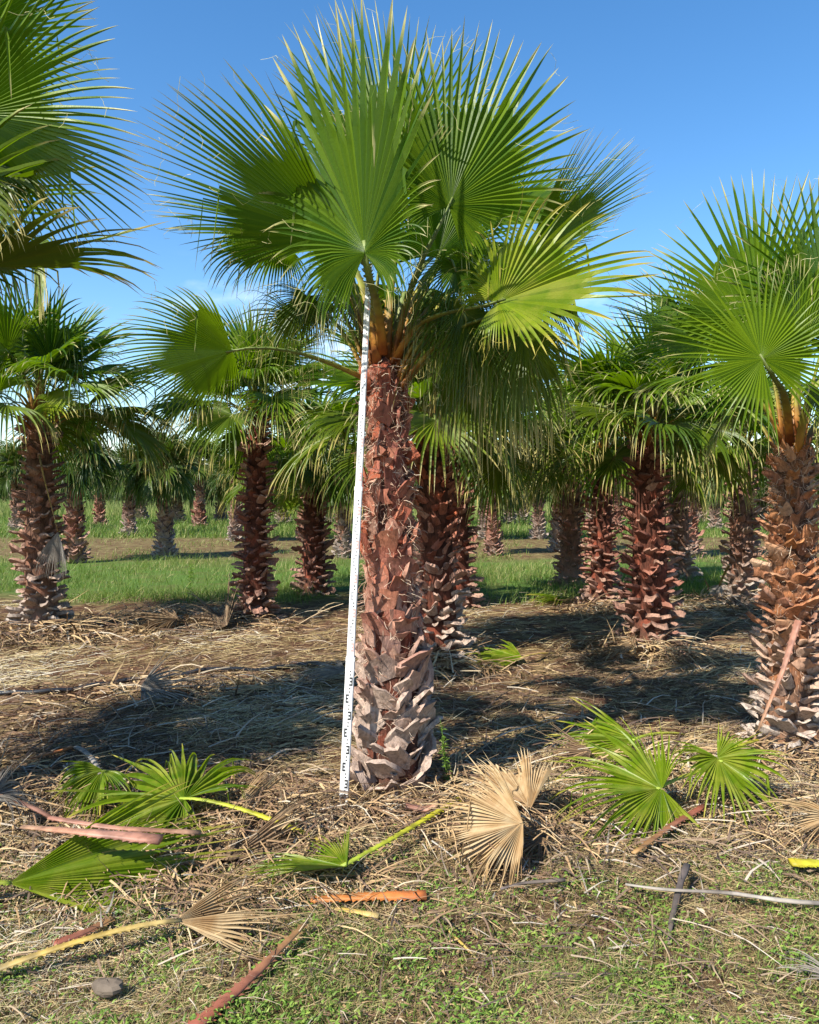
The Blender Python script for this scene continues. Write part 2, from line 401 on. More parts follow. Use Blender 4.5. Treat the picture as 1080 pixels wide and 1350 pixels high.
# ------------------------------------------------------------------ ground
def ground_mat():
    m, t, b, out = new_mat('field_ground')
    geo = t.nodes.new('ShaderNodeNewGeometry')
    sp = t.nodes.new('ShaderNodeSeparateXYZ'); t.links.new(geo.outputs['Position'], sp.inputs[0])
    def noise(scale, det=6.0, rough=0.6, sc=None):
        n = nd(t, 'ShaderNodeTexNoise', Scale=scale, Detail=det, Roughness=rough)
        if sc:
            mm = nd(t, 'ShaderNodeMapping'); mm.inputs['Scale'].default_value = sc
            t.links.new(geo.outputs['Position'], mm.inputs[0]); t.links.new(mm.outputs[0], n.inputs['Vector'])
        else:
            t.links.new(geo.outputs['Position'], n.inputs['Vector'])
        return n.outputs['Fac']
    nb, nm, nf = noise(0.55), noise(3.2), noise(38.0, 8.0, 0.7)
    nstr = noise(16.0, 6.0, 0.65, (0.35, 1.0, 1.0))
    soil = ramp(t, [(0.30, (0.040, 0.019, 0.013)), (0.5, (0.110, 0.052, 0.031)), (0.68, (0.19, 0.105, 0.062))], nf).outputs[0]
    straw = ramp(t, [(0.34, (0.075, 0.048, 0.028)), (0.52, (0.22, 0.155, 0.072)), (0.72, (0.38, 0.29, 0.13))], nstr).outputs[0]
    mstraw = ramp(t, [(0.44, (0, 0, 0)), (0.58, (0.9, 0.9, 0.9))], nm).outputs[0]
    mulch = mixrgb(t, mstraw, soil, straw)
    grass = ramp(t, [(0.3, (0.045, 0.085, 0.018)), (0.55, (0.09, 0.155, 0.028)), (0.75, (0.17, 0.20, 0.06))], nf).outputs[0]
    # wobble the edges of the strips
    wob = nd(t, 'ShaderNodeMath', operation='MULTIPLY_ADD'); t.links.new(nb, wob.inputs[0]); wob.inputs[1].default_value = 4.0
    t.links.new(sp.outputs['Y'], wob.inputs[2])
    y2 = nd(t, 'ShaderNodeMath', operation='SUBTRACT'); t.links.new(wob.outputs[0], y2.inputs[0]); y2.inputs[1].default_value = 2.0
    y3 = nd(t, 'ShaderNodeMath', operation='MULTIPLY'); t.links.new(y2.outputs[0], y3.inputs[0]); y3.inputs[1].default_value = 1 / 80.0
    k = 1 / 80.0
    W_, B_ = (1, 1, 1), (0, 0, 0)
    strip = ramp(t, [(0.0, (.10,) * 3), (3.9 * k, (.10,) * 3), (4.7 * k, B_), (13.0 * k, B_), (14.6 * k, W_), (20.5 * k, W_),
                     (22.5 * k, (.18,) * 3), (30.0 * k, (.18,) * 3), (33.5 * k, (.8,) * 3), (44.0 * k, W_)], y3.outputs[0]).outputs[0]
    patch = ramp(t, [(0.38, B_), (0.55, W_)], noise(1.6)).outputs[0]
    fac = mixrgb(t, 0.35, strip, mixrgb(t, 1.0, strip, patch, 'MULTIPLY'))
    c = mixrgb(t, fac, mulch, grass)
    t.links.new(c, b.inputs['Base Color'])
    b.inputs['Roughness'].default_value = 0.95
    b.inputs['Specular IOR Level'].default_value = 0.1
    bn = t.nodes.new('ShaderNodeBump'); bn.inputs['Strength'].default_value = 0.8; bn.inputs['Distance'].default_value = 0.03
    t.links.new(nf, bn.inputs['Height']); t.links.new(bn.outputs[0], b.inputs['Normal'])
    return m

u = np.linspace(-1, 1, 321)
gx = 5.5 * u + 600 * np.sign(u) * np.abs(u)**7
v = np.linspace(0, 1, 321)
gy = -6 + 22 * v + 1200 * v**7
GX, GY = np.meshgrid(gx, gy)
GZ = hz(GX, GY)
link('ground', mesh('ground', np.stack([GX, GY, GZ], -1), grid_faces(321, 321), mats=[ground_mat()], smooth=True))['kind'] = 'structure'
bpy.data.objects['ground']['label'] = 'field ground of brown soil, straw mulch and grass strips'

# ------------------------------------------------------------------ fan leaf
def fan(hub, a, n, R, N=60, K=9, th=150, split=0.45, droop=0.3, lobe=0.4, dvar=0.35, fold=0.25, broken=0.04,
        jit=0.22, seed=0, conform=None, threads=0, twist=0.6, wfac=0.74, lb=0.55, lp=3.0, und=0.10, asym=0.0, pleat=0.75, crush=0.0):
    """one pleated fan blade: N folded segments fused to `split`, free beyond it; ends bend down under their weight"""
    g = np.random.default_rng(seed)
    hub = np.asarray(hub, float)
    a = unit(a); n = np.asarray(n, float); n = unit(n - a * np.dot(a, n)); s = np.cross(n, a)
    thm = rad(th); M = 2 * N + 1
    TA = np.linspace(-thm, thm, M)                      # folds: even = valley edges, odd = segment ridges
    T = TA[1::2]; dth = T[1] - T[0]
    ck = np.sin(T * g.uniform(5, 9) + g.uniform(0, 6)) * 0.7 + np.sin(T * g.uniform(11, 17) + g.uniform(0, 6)) * 0.5
    Tf = T + (g.normal(0, jit, N) + jit * 2.0 * ck) * dth
    up1, up2, up3 = g.uniform(0, 6, 3); uf1, uf2 = g.uniform(1.5, 2.6), g.uniform(3.5, 6)
    wavf = lambda t: und * (np.sin(uf1 * t + up1) + 0.5 * np.sin(uf2 * t + up2)) * np.clip(np.abs(t) * 2, 0.4, 1) + crush * np.sin(9 * t + up3)
    def dirs(t, extra=0.0):
        return unit(np.cos(t)[:, None] * a + np.sin(t)[:, None] * s + (fold * np.abs(np.sin(t)) + wavf(t) + extra)[:, None] * n)
    def len0(t):
        return R * (lb + (1 - lb) * np.abs(np.cos(t / 2))**lp) * (1 + asym * np.sin(t) * np.abs(np.sin(t))**0.3)
    dro = lambda t: droop + lobe * (np.abs(t) / pi)**2 * 1.5
    L0 = len0(TA)
    Ls = len0(T); Ln = Ls * g.uniform(0.88, 1.06, N) * (1 + 0.04 * ck)
    tk = np.concatenate([np.linspace(0.005, split, 4), split + (1 - split) * np.linspace(0, 1, K - 2)[1:]])
    K1 = len(tk)
    down = np.array([0, 0, -1.0])
    wgt = lambda tm: np.clip((tm - 0.12) / 0.88, 0, 1)**1.3
    # fused inner part, shared folds
    d = dirs(TA); PF = np.zeros((M, 4, 3))
    PF[:, 0] = hub + (0.03 * R * np.clip(np.cos(TA), 0, 1)**2)[:, None] * a + d * (tk[0] * L0)[:, None]
    for k in range(1, 4):
        dt = tk[k] - tk[k - 1]; tm = 0.5 * (tk[k] + tk[k - 1])
        d = unit(d + down * (dro(TA) * wgt(tm) * dt * 5.0)[:, None])
        PF[:, k] = PF[:, k - 1] + d * (dt * L0)[:, None]
    Ef = PF[2::2] - PF[:-1:2]                           # across each segment
    hwf = 0.5 * np.linalg.norm(Ef, axis=-1)
    Ef = unit(Ef)
    Rf = unit(PF[1::2] - hub)
    Nf = np.cross(Rf, Ef)
    V = np.zeros((N, K1, 3, 3))
    V[:, :4, 0] = PF[:-1:2]; V[:, :4, 2] = PF[2::2]
    V[:, :4, 1] = 0.5 * (PF[:-1:2] + PF[2::2]) * 0.5 + 0.5 * PF[1::2] - Nf * (hwf * pleat * 1.5)[..., None]
    # every segment tears free at its own radius
    fi = np.clip(0.85 + 0.28 * ck + g.normal(0, 0.22, N), 0.15, 1.45)
    V[:, 3] = V[:, 2] + (V[:, 3] - V[:, 2]) * fi[:, None, None]
    ts = tk[2] + (tk[3] - tk[2]) * fi
    hs = hwf[:, 2] + (hwf[:, 3] - hwf[:, 2]) * fi
    # free ends
    di = np.maximum(0, dro(T) * (1 + dvar * g.normal(0, 1, N)))
    tb = np.where(g.random(N) < broken, g.uniform(0.5, 0.8, N), 9)
    tw = g.normal(0, twist, N)
    P = np.zeros((N, K1, 3)); DD = np.zeros((N, K1, 3))
    P[:, :4] = PF[1::2]; P[:, 3] = P[:, 2] + (P[:, 3] - P[:, 2]) * fi[:, None]; DD[:, :4] = d[1::2][:, None]
    D0 = dirs(T); d = d[1::2] + (dirs(Tf, g.normal(0, 0.03, N)) - D0)
    TE = Ef[:, 3]
    for k in range(4, K1):
        uu = (tk[k] - split) / (1 - split)
        dt = (1 - ts) / (K1 - 4); tm = ts + (1 - ts) * (uu - 0.5 / (K1 - 4))
        d = unit(d + down * (di * wgt(tm) * dt * 5.0)[:, None])
        hang = tm > tb
        d = unit(np.where(hang[:, None], down + 0.12 * D0, d))
        P[:, k] = P[:, k - 1] + d * (dt * Ln)[:, None]; DD[:, k] = d
        hw = hs * (wfac + (1 - wfac) * max(0, 1 - uu * 2.6)) * (1 - uu)**0.75 * (1 + 0.35 * uu)
        E = unit(TE - d * np.sum(TE * d, -1, keepdims=True)); Nn = np.cross(d, E)
        ang = (tw * uu)[:, None]
        E2 = E * np.cos(ang) + Nn * np.sin(ang); Nn = np.cross(d, E2)
        V[:, k, 0] = P[:, k] - E2 * hw[:, None]; V[:, k, 2] = P[:, k] + E2 * hw[:, None]
        V[:, k, 1] = P[:, k] - Nn * (hw * (pleat + 0.3 * uu))[:, None]
    if conform is not None:
        lift = conform + 0.02 * g.random((N, 1, 1))
        zg = hz(V[..., 0], V[..., 1]) + lift
        V[..., 2] = np.maximum(V[..., 2], zg)
    tt = np.broadcast_to(tk[None, :, None], (N, K1, 3))
    rr = np.broadcast_to(g.random(N)[:, None, None], (N, K1, 3))
    idx = np.arange(N * K1 * 3).reshape(N, K1, 3)
    Q = np.stack([idx[:, :-1, :-1], idx[:, :-1, 1:], idx[:, 1:, 1:], idx[:, 1:, :-1]], -1).reshape(-1, 4)
    V = V.reshape(-1, 3); tt = tt.ravel(); rr = rr.ravel()
    if threads:
        # pale curly threads shed between the segments
        ii = g.integers(1, N - 1, threads)
        kk = g.integers(4, K1 - 1, threads)
        p = P[ii, kk]; dd = unit(DD[ii, kk] + g.normal(0, 0.5, (threads, 3)))
        pts = [p]
        for j in range(5):
            dd = unit(dd + g.normal(0, 0.45, (threads, 3)) + np.array([0, 0, -0.15]))
            p = p + dd * (g.uniform(0.02, 0.05, threads) * R)[:, None]
            pts.append(p)
        PT = np.stack(pts, 1)
        wv = unit(np.cross(dd, [0.3, -1, 0.2]))[:, None] * 0.0011
        TV = np.stack([PT - wv, PT + wv], 2)
        off = len(V)
        ix = np.arange(threads * 12).reshape(threads, 6, 2) + off
        Q = np.vstack([Q, np.stack([ix[:, :-1, 0], ix[:, :-1, 1], ix[:, 1:, 1], ix[:, 1:, 0]], -1).reshape(-1, 4)])
        V = np.vstack([V, TV.reshape(-1, 3)])
        tt = np.concatenate([tt, np.full(threads * 12, 1.0)]); rr = np.concatenate([rr, np.full(threads * 12, 0.9)])
    return V, Q, tt, rr

def stalk(P, w0, w1, teeth=0, seed=0, flat=0.45, n=8):
    """petiole: flattened tapering stem with hooked teeth along both edges"""
    P = np.asarray(P, float); m = len(P)
    R = np.linspace(w0, w1, m) * (1 + 0.10 * np.sin(np.arange(m) * 2.1 + seed * 1.7) * (m > 11))
    T_ = unit(np.gradient(P, axis=0))
    V, Q, Tr = tube(P, R, n, flat)
    tt = np.concatenate([np.repeat(np.linspace(0, 1, m), n), [0, 1]])
    if teeth:
        g = np.random.default_rng(seed)
        A = np.cross(T_, [0, 0, 1.0]); A = unit(A)
        vs_, ts_, ta_ = [], [], []
        o = len(V)
        for sgn in (-1, 1):
            for q in np.linspace(0.05, 0.95, teeth):
                f = q * (m - 1); i = min(int(f), m - 2); fr = f - i
                p = P[i] * (1 - fr) + P[i + 1] * fr; r_ = R[i] * (1 - fr) + R[i + 1] * fr
                tl = 0.010 + 0.35 * r_
                e0 = p + sgn * A[i] * r_ * 0.9
                vs_ += [e0 - T_[i] * tl * 0.6, e0 + T_[i] * tl * 0.6, e0 + sgn * A[i] * tl + T_[i] * tl * 0.9 * g.uniform(0.3, 1)]
                ts_.append([o, o + 1, o + 2]); o += 3; ta_ += [q] * 3
        V = np.vstack([V, vs_]); Tr = np.vstack([Tr, ts_]); tt = np.concatenate([tt, ta_])
    return V, Q, Tr, tt

# ------------------------------------------------------------------ leaf bases (cut stubs on the trunks)
def boot_shape(g, R=0.2):
    """slab that hugs the trunk at its foot, leans out and ends in a ragged cut; x across, y outward, z up; about 1 unit high"""
    nc, nr = 4, 3
    w0 = g.uniform(0.40, 0.60); skew = g.uniform(-0.3, 0.3)
    lean = g.uniform(0.22, 0.5); tw = g.uniform(-0.12, 0.12)
    top = g.uniform(-0.12, 0.12, nc) + g.uniform(-0.2, 0.2) * np.linspace(-1, 1, nc); notch = g.random() < 0.25
    X = np.linspace(-1, 1, nc)
    front = np.zeros((nr, nc, 3)); back = np.zeros((nr, nc, 3))
    for j in range(nr):
        q = j / (nr - 1)
        wj = w0 * (1 - g.uniform(0.12, 0.42) * q)
        for i in range(nc):
            x = X[i] * wj + skew * q
            z = q + (top[i] if j == nr - 1 else 0)
            if notch and j == nr - 1 and i in (1, 2): z -= 0.22
            y = lean * q**1.4 - 0.55 * x * x + tw * X[i] * q
            front[j, i] = (x + g.normal(0, 0.025), y + 0.13 * (1 - 0.4 * q) + g.normal(0, 0.02), z + g.normal(0, 0.02))
            back[j, i] = (x * 0.93, y - 0.12, z - 0.05)
    n = nr * nc
    V = np.concatenate([front.reshape(-1, 3), back.reshape(-1, 3), front.reshape(-1, 3), back.reshape(-1, 3)])
    Q = list(grid_faces(nr, nc)) + [q[::-1] for q in grid_faces(nr, nc, n)]
    for i in range(nc - 1):
        Q.append([i, n + i, n + i + 1, i + 1])
        k = (nr - 1) * nc + i
        Q.append([k, k + 1, n + k + 1, n + k])
    for j in range(nr - 1):
        Q.append([j * nc, (j + 1) * nc, n + (j + 1) * nc, n + j * nc])
        k = j * nc + nc - 1
        Q.append([k, n + k, n + k + nc, k + nc])
    Q = np.array(Q); Q[2 * (nr - 1) * (nc - 1):] += 2 * n      # the rim has its own vertices, so its edges stay crisp
    return V, Q
_g = np.random.default_rng(5)
BOOTS = [boot_shape(_g) for _ in range(12)]
BOOT_MESH = {}
def boot_mesh(i, mat):
    k = (i, mat.name)
    if k not in BOOT_MESH:
        V, Q = BOOTS[i]
        BOOT_MESH[k] = mesh('leaf_base', V, Q, mats=[mat], attrs={'rr': np.full(len(V), i / 12.0)}, smooth=True)
    return BOOT_MESH[k]

def rotm(phi, tilt, roll):
    """outward direction phi, tilted out by `tilt`, rolled about the outward axis"""
    out = np.array([cos(phi), sin(phi), 0]); tan = np.array([sin(phi), -cos(phi), 0]); up = np.array([0, 0, 1.0])
    y = out * cos(tilt) - up * sin(tilt); z = up * cos(tilt) + out * sin(tilt)
    x = np.cross(y, z)
    x2 = x * cos(roll) + z * sin(roll); z2 = z * cos(roll) - x * sin(roll)
    return np.stack([x2, y, z2], 1)

# ------------------------------------------------------------------ palms
from mathutils import Matrix
def trunk_parts(root, H, r0, r1, lean, seed, tmat, bmat, n_boot, single, size, fibre=0, prof=None, res=(40, 28), tilt=(0.55, 0.1), roll=0.3, wide=1.0):
    g = np.random.default_rng(seed)
    prof = prof or (lambda q: r0 + (r1 - r0) * q**0.8)
    axis = lambda z: np.array([lean[0] * (z / H)**1.3, lean[1] * (z / H)**1.3, z])
    nr, nc = res
    zz = np.linspace(-0.08, H, nr)
    th = np.linspace(0, 2 * pi, nc, endpoint=False)
    V = np.zeros((nr, nc, 3))
    for j, z in enumerate(zz):
        q = min(max(z / H, 0), 1)
        r = prof(q) * (1 + 0.05 * np.sin(5 * th + 9 * z + seed) + 0.035 * np.sin(9 * th - 17 * z)) + g.normal(0, 0.004, nc)
        if j == nr - 1: r = r * 0.75
        c = axis(max(z, 0))
        V[j, :, 0] = c[0] + r * np.cos(th); V[j, :, 1] = c[1] + r * np.sin(th); V[j, :, 2] = z
    idx = np.arange(nr * nc).reshape(nr, nc); nx = np.roll(idx, -1, 1)
    Q = np.stack([idx[:-1], nx[:-1], nx[1:], idx[1:]], -1).reshape(-1, 4)
    VV = np.vstack([V.reshape(-1, 3), axis(H) + [0, 0, 0.05]])
    T3 = np.stack([idx[-1], nx[-1], np.full(nc, len(VV) - 1)], 1)
    tr = link('trunk', mesh('trunk', VV, Q, T3, mats=[tmat], smooth=True), root)
    # leaf bases in spirals
    order = []
    for i in range(n_boot):
        q = (i + 0.5) / n_boot
        z = H * 0.985 * q**1.18 + g.normal(0, 0.012)
        phi = i * 2.39996 + g.normal(0, 0.12)
        order.append((z, phi))
    joined = []
    for (z, phi) in order:
        q = min(max(z / H, 0.0), 1)
        r = prof(q)
        h = size * g.uniform(0.6, 1.4) * (1.15 - 0.35 * q)
        wsc = g.uniform(0.75, 1.45) * wide
        tl = tilt[0] * (1 - q) + tilt[1] * q + g.normal(0, 0.17)
        M = rotm(phi, tl, g.normal(0, roll)) * np.array([h * wsc, h * g.uniform(0.75, 1.1), h])[None, :]
        p = axis(max(z, 0)) + np.array([cos(phi), sin(phi), 0]) * (r * 0.97) + [0, 0, -0.3 * h]
        i = int(g.integers(0, 12))
        if single:
            o = bpy.data.objects.new('leaf_base', boot_mesh(i, bmat)); COL.objects.link(o)
            o.parent = tr
            mm = np.eye(4); mm[:3, :3] = M; mm[:3, 3] = p
            o.matrix_local = Matrix(mm.tolist())
        else:
            bv, bq = BOOTS[i]
            joined.append((bv @ M.T + p, bq, g.random()))
    if joined:
        off = 0; vs_, qs_, rs_ = [], [], []
        for bv, bq, rn in joined:
            vs_.append(bv); qs_.append(bq + off); rs_.append(np.full(len(bv), rn)); off += len(bv)
        o = link('leaf_bases', mesh('leaf_bases', np.vstack(vs_), np.vstack(qs_), mats=[bmat], attrs={'rr': np.concatenate(rs_)}), tr)
        o['kind'] = 'stuff'
    if fibre:
        ph = g.uniform(0, 2 * pi, fibre); z = H * g.beta(1.6, 1.0, fibre)
        r = np.array([prof(min(k / H, 1)) for k in z]) + 0.012
        P0 = np.stack([[axis(k)[0] for k in z] + r * np.cos(ph), [axis(k)[1] for k in z] + r * np.sin(ph), z], 1)
        out = np.stack([np.cos(ph), np.sin(ph), np.zeros(fibre)], 1)
        d = unit(out * 0.5 + g.normal(0, 0.6, (fibre, 3)))
        pts = [P0]; p = P0
        for j in range(4):
            d = unit(d + g.normal(0, 0.45, (fibre, 3)) + np.array([0, 0, -0.12]))
            p = p + d * g.uniform(0.015, 0.035, fibre)[:, None]; pts.append(p)
        PT = np.stack(pts, 1); wv = unit(np.cross(d, g.normal(0, 1, (fibre, 3))))[:, None] * 0.0012
        TV = np.stack([PT - wv, PT + wv], 2)
        ix = np.arange(fibre * 10).reshape(fibre, 5, 2)
        Qf = np.stack([ix[:, :-1, 0], ix[:, :-1, 1], ix[:, 1:, 1], ix[:, 1:, 0]], -1).reshape(-1, 4)
        o = link('fibre', mesh('fibre', TV.reshape(-1, 3), Qf, mats=[M_FIBRE], attrs={'rr': np.repeat(g.random(fibre), 10)}), tr)
        o['kind'] = 'stuff'
    return tr

def add_frond(root, base, hub, a, n, R, mat=None, smat=None, w=(0.026, 0.011), mid=None, teeth=0, name='frond', joined=None, arch=0.35, **kw):
    V, Q, tt, rr = fan(hub, a, n, R, **kw)
    base = np.asarray(base, float); hub = np.asarray(hub, float)
    Ld = np.linalg.norm(hub - base)
    m1 = base + (np.array([0, 0, arch]) * Ld + (hub - base) * 0.3) if mid is None else mid
    m2 = hub - unit(a) * Ld * 0.33
    P = bez(base, m1, m2, hub + unit(a) * 0.05 * R, 9)
    sv, sq, st, stt = stalk(P, w[0], w[1], teeth, kw.get('seed', 0), n=8 if joined is None else 5)
    if joined is not None:
        joined[0].append((V, Q, tt, rr)); joined[1].append((sv, sq, st, stt))
        return None
    o = link(name, mesh(name, V, Q, mats=[mat or M_LEAF], attrs={'tt': tt, 'rr': rr}), root)
    link('petiole', mesh('petiole', sv, sq, st, mats=[smat or M_STALK], attrs={'tt': stt}, smooth=True), o)
    return o

def generic_crown(root, H, lean, r1, seed, n=24, Lp=0.85, Lb=1.0, N=44, K=8, joined=None, el=(84, 2), droop=(0.15, 1.35), hero=0, az0=0.0, sector=None):
    g = np.random.default_rng(seed)
    top = np.array([lean[0], lean[1], H])
    for i in range(n):
        q = (i + 0.5) / n
        e = rad(el[0] + (el[1] - el[0]) * q**0.95 + g.normal(0, 6))
        az = az0 + i * 2.39996 + g.normal(0, 0.2)
        if sector: az = rad(sector[0]) + ((i * 0.618034) % 1.0) * rad(sector[1] - sector[0])
        o_ = np.array([cos(az), sin(az), 0])
        d = o_ * cos(e) + np.array([0, 0, sin(e)])
        lp = Lp * g.uniform(0.8, 1.15) * (0.75 + 0.35 * q)
        base = top + o_ * r1 * (0.35 + 0.5 * q) + [0, 0, 0.06 - 0.28 * q]
        hub = base + d * lp + np.array([0, 0, -0.10 * lp * (0.3 + q)])
        e2 = e - rad(g.uniform(5, 25) + 35 * q)
        aa = o_ * cos(e2) + np.array([0, 0, sin(e2)])
        aa = unit(aa + 0.2 * g.normal(0, 1, 3))
        nn = np.array([0, 0, 1.0]) * cos(e2) - o_ * sin(e2) + 0.25 * g.normal(0, 1, 3)
        add_frond(root, base, hub, aa, nn, Lb * g.uniform(0.85, 1.12), mat=M_LEAF if q < 0.62 else M_LEAFDK, N=N, K=K,
                  th=g.uniform(115, 155), split=g.uniform(0.45, 0.55) - 0.17 * q, droop=droop[0] + (droop[1] - droop[0]) * q**1.2,
                  lobe=0.5, fold=g.uniform(0.15, 0.4), broken=0.05 + 0.08 * q, seed=seed * 131 + i, joined=joined,
                  threads=10 if hero else 0, teeth=0)

def flush(root, joined):
    off = 0; vs_, qs_, a_, b_ = [], [], [], []
    for V, Q, tt, rr in joined[0]:
        vs_.append(V); qs_.append(Q + off); a_.append(tt); b_.append(rr); off += len(V)
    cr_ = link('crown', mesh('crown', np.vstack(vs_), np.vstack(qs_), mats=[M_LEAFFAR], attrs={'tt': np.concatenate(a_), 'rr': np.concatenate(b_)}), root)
    off = 0; vs_, qs_, t_, a_ = [], [], [], []
    for V, Q, T3, tt in joined[1]:
        vs_.append(V); qs_.append(Q + off); t_.append(T3 + off); a_.append(tt); off += len(V)
    link('petioles', mesh('petioles', np.vstack(vs_), np.vstack(qs_), np.vstack(t_), mats=[M_STALK], attrs={'tt': np.concatenate(a_)}, smooth=True), cr_)

def hero_fronds(root, rows, trunk_top, seed, mats=None):
    """rows: hub px,py,Y | axis-end px,py,Y | half spread | droop | lobe | facing | extra"""
    loc = np.array(root.location)
    for i, (h, e, th, dr, lo, face, ex) in enumerate(rows):
        hub = AT(*h) - loc; tip = AT(*e) - loc
        a = tip - hub; R = np.linalg.norm(a)
        ex = dict(ex); R *= ex.pop('rs', 1.0)
        o_ = hub - trunk_top; o_[2] = 0
        b = trunk_top + unit(o_) * 0.07 + [0, 0, ex.pop('bz', 0.0)]
        kw = dict(N=62, K=11, split=0.53, fold=0.18, broken=0.05, threads=26, teeth=16)
        kw.update(ex)
        add_frond(root, b, hub, a, face, R, th=th, droop=dr, lobe=lo, seed=seed * 977 + i, w=(0.032, 0.014), **kw)

# --- the measured palm
BASE = np.array([-0.095, 5.05, 0.0])
main = empty('palm_tree', BASE, 'tall fan palm with the white measuring staff leaning against its red trunk', 'palm tree', 'fan palms planted in rows')
pm = lambda q: 0.092 + 0.090 * (1 - q)**1.1
HM = 2.62
trunk_parts(main, HM, 0.25, 0.125, (-0.06, 0.0), 3, M_TRUNK, M_BOOT, 290, True, 0.125, fibre=2600, prof=pm, res=(70, 40), tilt=(0.36, -0.48), roll=0.5)
TM = np.array([-0.06, 0, HM])
rows = [
    # hub                axis end             th   droop lobe  facing             extra
    ((481, 334, 4.30), (452, 2, 4.45), 150, 0.05, 2.3, (-0.45, -1, 0.15), dict(N=72, dvar=0.6, broken=0.08, fold=0.10, bz=0.05, lb=0.32, lp=14, asym=0.16, und=0.07)),
    ((452, 318, 4.75), (178, 205, 4.55), 54, 0.05, 1.6, (0.35, 0.55, 0.75), dict(N=46, lb=0.6)),
    ((592, 272, 4.85), (688, 42, 4.9), 140, 0.05, 1.2, (0.2, -1, 0.05), dict(N=66, broken=0.08, fold=0.10, lb=0.38, lp=6, und=0.06)),
    ((522, 262, 5.45), (505, 8, 5.7), 70, 0.08, 0.4, (0.4, -1, -0.2), dict(lb=0.4, lp=6)),
    ((657, 398, 4.55), (858, 322, 4.35), 150, 0.14, 1.4, (0.1, -0.9, 0.45), dict(mat=M_LEAFBR, broken=0.12, dvar=0.6, N=58, fold=0.3, lb=0.36, lp=5)),
    ((578, 338, 5.5), (612, 205, 5.6), 115, 0.2, 0.9, (0.3, -1, 0.2), dict(lb=0.6)),
    ((690, 342, 5.35), (855, 250, 5.5), 62, 0.06, 0.4, (0.4, 0.3, 0.8), dict(lb=0.6)),
    ((640, 300, 5.75), (750, 200, 6.0), 65, 0.15, 0.5, (0.4, -0.3, 0.8), dict()),
    ((306, 462, 4.55), (140, 505, 4.45), 90, 0.2, 0.9, (0.25, 0.5, 0.8), dict(bz=-0.12, arch=0.06)),
    ((372, 322, 5.3), (262, 345, 5.4), 115, 0.75, 0.7, (0.1, 0.4, 0.85), dict()),
    # old fronds hanging as a skirt
    ((612, 405, 4.95), (615, 500, 4.9), 125, 1.6, 1.0, (0.3, -1, 0.5), dict(mat=M_LEAFDK, bz=-0.12, broken=0.3, rs=1.5, split=0.16, wfac=0.6)),
    ((665, 430, 5.15), (705, 545, 5.2), 125, 1.4, 1.0, (0.4, -0.8, 0.6), dict(mat=M_LEAFDK, bz=-0.15, broken=0.2, rs=1.5)),
    ((540, 395, 5.35), (560, 500, 5.6), 120, 1.2, 0.9, (0.1, 0.8, 0.6), dict(mat=M_LEAFDK, bz=-0.15)),
    ((700, 380, 5.6), (775, 440, 5.8), 120, 1.1, 0.9, (0.4, 0.3, 0.8), dict(mat=M_LEAFDK, bz=-0.1)),
    ((415, 400, 5.5), (360, 455, 5.7), 120, 1.2, 0.9, (-0.3, 0.3, 0.8), dict(mat=M_LEAFDK, bz=-0.12)),
    ((480, 380, 5.7), (470, 430, 6.2), 120, 0.8, 0.8, (0, 0.3, 0.9), dict(bz=-0.1)),
    ((600, 330, 5.9), (640, 330, 6.5), 120, 0.5, 0.6, (0.1, 0, 1), dict()),
    ((430, 330, 5.9), (380, 320, 6.5), 120, 0.5, 0.6, (-0.1, 0, 1), dict()),
    ((620, 450, 5.5), (650, 560, 5.7), 120, 1.4, 1.0, (0.3, 0.4, 0.8), dict(mat=M_LEAFDK, bz=-0.2, broken=0.2, rs=1.5)),
    ((575, 395, 5.3), (580, 480, 5.35), 120, 1.9, 1.0, (0.1, 0.7, 0.6), dict(mat=M_LEAFDK, bz=-0.18, split=0.16, broken=0.3, N=46, rs=2.0, wfac=0.6)),
    ((615, 415, 4.95), (625, 510, 4.85), 130, 2.0, 1.0, (0.2, -1, 0.6), dict(mat=M_LEAFDK, bz=-0.18, split=0.16, wfac=0.6, broken=0.3, N=50, rs=2.0)),
    ((690, 440, 4.85), (715, 520, 4.80), 130, 2.0, 1.0, (0.3, -1, 0.6), dict(mat=M_LEAFDK, bz=-0.2, split=0.16, wfac=0.6, broken=0.3, N=50, rs=2.0)),
    ((640, 470, 5.3), (655, 560, 5.4), 130, 2.0, 1.0, (0.2, 0.6, 0.6), dict(mat=M_LEAFDK, bz=-0.22, split=0.16, wfac=0.6, broken=0.3, N=50, rs=2.0)),
    ((405, 390, 5.2), (385, 470, 5.2), 115, 1.9, 1.0, (-0.3, 0.6, 0.6), dict(mat=M_LEAFDK, bz=-0.15, split=0.16, broken=0.2, N=46, rs=1.8, wfac=0.6)),
    ((385, 415, 5.25), (350, 490, 5.3), 120, 1.9, 1.0, (-0.4, 0.5, 0.7), dict(mat=M_LEAFDK, bz=-0.18, split=0.16, wfac=0.6, broken=0.2, N=46, rs=2.0)),
    ((600, 350, 5.0), (612, 430, 4.95), 125, 1.8, 1.0, (0.3, -1, 0.6), dict(bz=-0.05, split=0.16, broken=0.3, N=52, rs=2.2, wfac=0.6)),
    ((618, 345, 5.15), (640, 430, 5.15), 125, 1.8, 1.0, (0.3, -0.7, 0.6), dict(bz=-0.05, split=0.16, wfac=0.6, broken=0.25, N=50, rs=2.2)),
    ((440, 350, 5.1), (415, 430, 5.15), 120, 1.7, 1.0, (-0.3, -0.6, 0.6), dict(bz=-0.05, split=0.16, wfac=0.6, broken=0.2, N=46, rs=1.8)),
    ((505, 300, 5.05), (512, 140, 5.05), 40, 0.03, 0.1, (0, -1, 0.1), dict(N=30, split=0.7, fold=0.5, bz=0.08)),
]
hero_fronds(main, rows, TM, 1)

